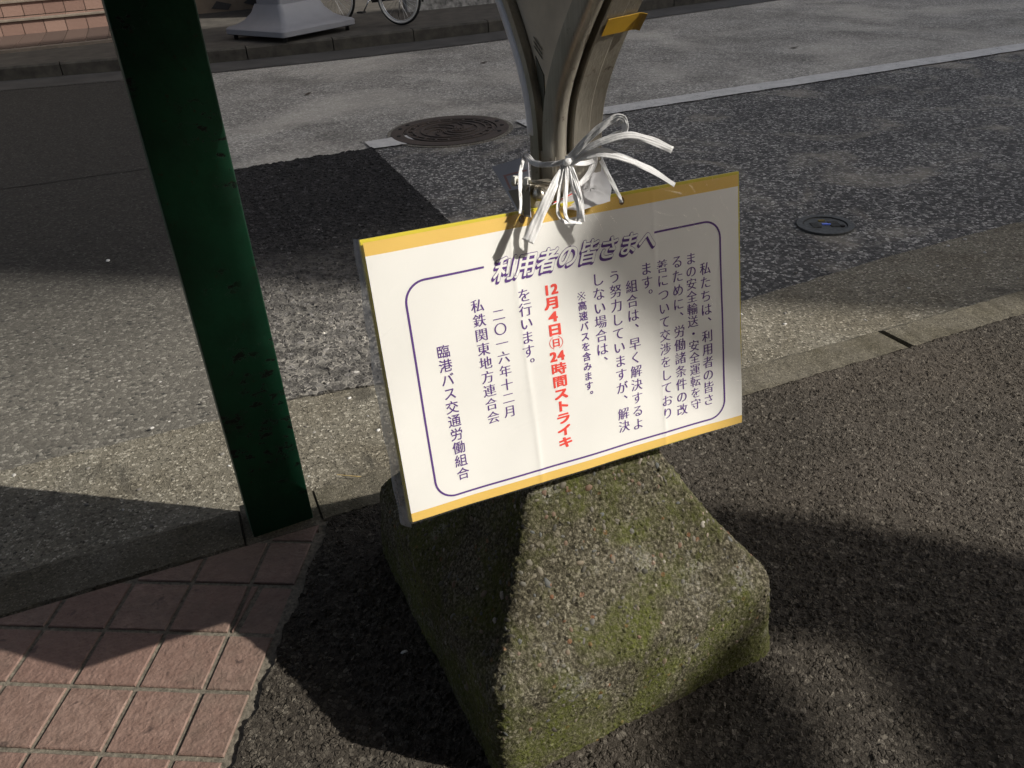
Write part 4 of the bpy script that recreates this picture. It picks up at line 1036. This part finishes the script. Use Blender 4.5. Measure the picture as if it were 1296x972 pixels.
# ------------------------------------------------------------ grey standing sign base on the far sidewalk
ksk = empty('display_stand', (-2.45, 10.95, .045), 'pale grey plastic stand base with a flared square foot on the far sidewalk', 'stand')
t = NT('grey_plastic_mat'); M['gplast'] = t.fin(t.mix(t.noise(7, 3), (.15, .154, .168), (.20, .205, .22)), .5, .4)
kc = np.array([-2.47, 11.05]); ka = np.array([math.cos(R(52)), math.sin(R(52))]); kb = np.array([-ka[1], ka[0]])
def sq_ring(ha, hb, z, n=8, r=.06):
    out = []
    for (sx, sy, a0) in ((1, 1, 0), (-1, 1, 90), (-1, -1, 180), (1, -1, 270)):
        for k in range(n + 1):
            a = R(a0 + 90 * k / n); x = sx * (ha - r) + r * math.cos(a); y = sy * (hb - r) + r * math.sin(a); p = kc + ka * x + kb * y; out.append((float(p[0]), float(p[1]), z))
    return out
def loft(name, rings, mat, parent, smooth=False):
    mb = MB(); n = len(rings[0])
    for r_ in rings: mb.v += r_
    for i in range(len(rings) - 1):
        for k in range(n): mb.f.append((i * n + k, i * n + (k + 1) % n, (i + 1) * n + (k + 1) % n, (i + 1) * n + k))
    mb.f.append(tuple(range(n))[::-1]); mb.f.append(tuple((len(rings) - 1) * n + k for k in range(n)))
    o = mb.build(name, mat, parent, smooth)
    if smooth:
        try: o.data.set_sharp_from_angle(angle=R(30))
        except Exception: pass
    return o
loft('foot', [sq_ring(.57, .53, .10), sq_ring(.59, .55, .11), sq_ring(.59, .55, .165), sq_ring(.57, .53, .185), sq_ring(.50, .46, .205), sq_ring(.42, .38, .25), sq_ring(.36, .30, .33), sq_ring(.33, .25, .42)], M['gplast'], ksk, True)
loft('column', [sq_ring(.30, .22, .40, r=.03), sq_ring(.29, .21, 1.3, r=.03)], M['gplast'], ksk)
for sx in (-1, 1):
    for sy in (-1, 1):
        p = kc + ka * .50 * sx + kb * .46 * sy; mb = MB(); mb.tube([(p[0] - .02, p[1], .072), (p[0] + .02, p[1], .072)], .030, 14); mb.build('caster', M['dark'], ksk)

# ------------------------------------------------------------ bicycle
bk = empty('bicycle', (-1.13, 11.30, .045), 'parked dark bicycle on its kickstand with a pale walled tyre across the road', 'bicycle')
M['rubber'] = simple('tyre_rubber_mat', (.012, .012, .012), .8); M['whitewall'] = simple('tyre_white_mat', (.62, .60, .55), .7)
M['chrome'] = simple('bike_steel_mat', (.55, .55, .55), .3, 1.0); M['bpaint'] = simple('bike_black_mat', (.015, .015, .017), .35)
HR = .33; bz = .045 + HR; A2 = R(150); fd = Vector((math.cos(A2), math.sin(A2), 0)); sd = Vector((-fd.y, fd.x, 0))
rw = Vector((-1.13, 11.30, bz)); fw = rw + fd * 1.02
def circ(c, r_, n=40): return [c + fd * (r_ * math.cos(k / n * 6.2832)) + Vector((0, 0, 1)) * (r_ * math.sin(k / n * 6.2832)) for k in range(n + 1)]
def wheel(c):
    mb = MB(); mb.tube(circ(c, HR - .016), .018, 8, False); wh = mb.build('wheel', M['rubber'], bk, True)
    mb = MB(); mb.tube([p - sd * .013 for p in circ(c, HR - .032)], .012, 6, False); mb.build('white_sidewall', M['whitewall'], wh, True)
    mb = MB(); mb.tube([p + sd * .013 for p in circ(c, HR - .032)], .012, 6, False); mb.build('white_sidewall', M['whitewall'], wh, True)
    mb = MB(); mb.tube(circ(c, HR - .05), .009, 6, False); mb.build('rim', M['chrome'], wh, True)
    mb = MB(); mb.tube([c - sd * .045, c + sd * .045], .02, 10); mb.build('hub', M['chrome'], wh, True)
    mb = MB()
    for k in range(28):
        a = k / 28 * 6.2832; q = c + fd * ((HR - .05) * math.cos(a)) + Vector((0, 0, 1)) * ((HR - .05) * math.sin(a)); mb.tube([c + sd * (.03 if k % 2 else -.03), q], .0013, 4)
    mb.build('spokes', M['chrome'], wh)
wheel(rw); wheel(fw)
Zu = Vector((0, 0, 1)); bb = rw + fd * .42 - Zu * .04; seat = rw + fd * .26 + Zu * .45; head = rw + fd * .80 + Zu * .52; headl = rw + fd * .84 + Zu * .36
mb = MB()
for a, b, r_ in ((bb, seat, .016), (bb, headl, .019), (head, headl, .018), (bb + Zu * .12 - fd * .03, headl + Zu * .06, .014)): mb.tube([a, b], r_, 8)
for sg in (-1, 1):
    mb.tube([bb + sd * .03 * sg, rw + sd * .055 * sg], .009, 6); mb.tube([seat + sd * .02 * sg - Zu * .05, rw + sd * .055 * sg], .008, 6)
mb.build('frame', M['bpaint'], bk, True)
mb = MB()
for sg in (-1, 1): mb.tube([headl + sd * .03 * sg, fw + sd * .05 * sg], .010, 6)
mb.build('fork', M['bpaint'], bk, True)
mb = MB(); mb.tube([head, head + Zu * .22 - fd * .02], .012, 8); mb.tube([head + Zu * .22 - fd * .22 + sd * .27, head + Zu * .24 - fd * .04 + sd * .15, head + Zu * .22, head + Zu * .24 - fd * .04 - sd * .15, head + Zu * .22 - fd * .22 - sd * .27], .011, 8); mb.build('handlebar', M['chrome'], bk, True)
scatter_ell('saddle', [(tuple(seat + Zu * .1), (0, 0, 1), (.12, .09, .035), A2)], M['bpaint'], bk, False)
mb = MB(); mb.tube([seat, seat + Zu * .08], .012, 8); mb.build('seat_post', M['chrome'], bk, True)
mb = MB(); mb.tube([bb - sd * .07, bb + sd * .07], .012, 8); mb.tube([bb + sd * .07, bb + sd * .07 + fd * .10 - Zu * .13], .009, 6); mb.tube([bb - sd * .07, bb - sd * .07 - fd * .10 + Zu * .13], .009, 6); mb.build('crank', M['chrome'], bk, True)
for sg in (-1, 1):
    p = bb + sd * (.12 * sg) + fd * (.10 * sg) - Zu * (.13 * sg); mb = MB(); mb.box(p, (.09, .08, .02), (fd, sd, Zu)); mb.build('pedal', M['bpaint'], bk)
mb = MB(); mb.box(bb.lerp(rw, .5) - sd * .045, (.50, .01, .07), ((rw - bb).normalized(), sd, (rw - bb).normalized().cross(sd))); mb.build('chain_guard', M['bpaint'], bk)
mb = MB(); mb.tube([p for p in circ(rw, HR + .03, 40)[3:22]], .014, 6); mb.build('mudguard', M['bpaint'], bk, True)
mb = MB(); mb.tube([rw - sd * .05 + fd * .0, Vector((rw.x, rw.y, .05)) - sd * .15 + fd * .17], .008, 6); mb.tube([Vector((rw.x, rw.y, .052)) - sd * .15 + fd * .14, Vector((rw.x, rw.y, .052)) - sd * .15 + fd * .22], .008, 6); mb.build('kickstand', M['chrome'], bk, True)
mb = MB(); mb.box(rw + Zu * .40 - fd * .05, (.32, .14, .02), (fd, sd, Zu)); mb.build('rear_rack', M['bpaint'], bk)

# ------------------------------------------------------------ added objects outside the frame that throw or deepen the shade
M['bwall'] = simple('building_wall_mat', (.27, .25, .23), .85, nscale=.6, namt=.15)
M['glass'] = simple('dark_glass_mat', (.03, .035, .04), .1, .0, .6)
big = empty('added_office_block', W(30, -6, 0), 'added unseen tall pale office block along the street beyond the right of the picture', 'building')  # added out of view to shade the far part of the road
sbox('wall', 18.5, 62, -9, -3, -.1, 17.7, M['bwall'], big)
for f_ in range(5):
    for k in range(10):
        sbox('window', 20 + 4.1 * k, 22.6 + 4.1 * k, -3.0, -2.96, 1.2 + 3.3 * f_, 3.0 + 3.3 * f_, M['glass'], big)
near = empty('added_shop_row', W(-8, -5, 0), 'added unseen low row of shops behind the viewpoint', 'building')  # added behind the viewpoint to cut sky light on the sidewalk
sbox('wall', -22, 4.2, -9, -2.5, -.1, 6.0, simple('shop_wall_mat', (.14, .125, .11), .85, nscale=.8, namt=.2), near)
for k in range(5): sbox('shop_window', -21 + 5 * k, -17.2 + 5 * k, -2.5, -2.46, .3, 2.5, M['glass'], near)
can = empty('added_roof', W(.8, 0, 3.2), 'added unseen flat roof over the stop carried by the green posts', 'canopy')  # added overhead, with its rear posts, to block sky light near the camera
sbox('roof_panel', -4.0, 2.6, -2.45, 1.97, 3.2, 3.3, simple('canopy_mat', (.05, .05, .05), .8), can)
sbox('fascia', -4.0, 2.6, 1.97, 2.03, 3.1, 3.4, M['green'], can)
st_post(Vector((*W(-.8, -2.2)[:2], 0)), 'added green post under the added roof behind the viewpoint on the left')
st_post(Vector((*W(2.4, -2.2)[:2], 0)), 'added green post under the added roof behind the viewpoint on the right')
def perp(a, n, z): p = AD * a + AN * n; return (float(p[0]), float(p[1]), z)
rs = empty('shade_plates', perp(8, 1.45, 0), 'added shade plates on a grey pole down the sidewalk outside the picture', 'sign')  # added, out of view: plates cut to shape shadows on notice and sidewalk
M['galv'] = simple('galvanised_mat', (.35, .36, .37), .5, .6)
A0 = 8.0; OFS = .637 * A0
def plate(name, pts, a):
    mb = MB(); n = len(pts)
    for da in (0, .03): mb.v += [perp(a + da, nn, q + .637 * a) for nn, q in pts]
    mb.f = [tuple(range(n)), tuple(range(2 * n - 1, n - 1, -1))] + [(k, (k + 1) % n, n + (k + 1) % n, n + k)[::-1] for k in range(n)]
    return mb.build(name, M['galv'], rs)
plate('lower_shade_plate', [(1.28, .02), (1.73, .0), (1.74, -.2), (1.64, -.62), (.85, -.62), (.85, -.30), (1.10, -.295), (1.33, -.225)], A0)
plate('side_shade_plate', [(.90, .02), (1.26, .03), (1.25, -.10), (1.12, -.175), (.90, -.19)], A0 + .1)
plate('upper_shade_plate', [(1.29, 2.0), (1.57, 2.0), (1.57, .46), (1.40, .47), (1.31, .66), (1.245, .89), (1.215, 1.03), (1.235, 1.08), (1.285, 1.12)], A0)
mb = MB(); mb.tube([perp(A0 + .1, 1.39, 0), perp(A0 + .1, 1.39, 6.9)], .038, 12); mb.build('pole', M['galv'], rs, True)
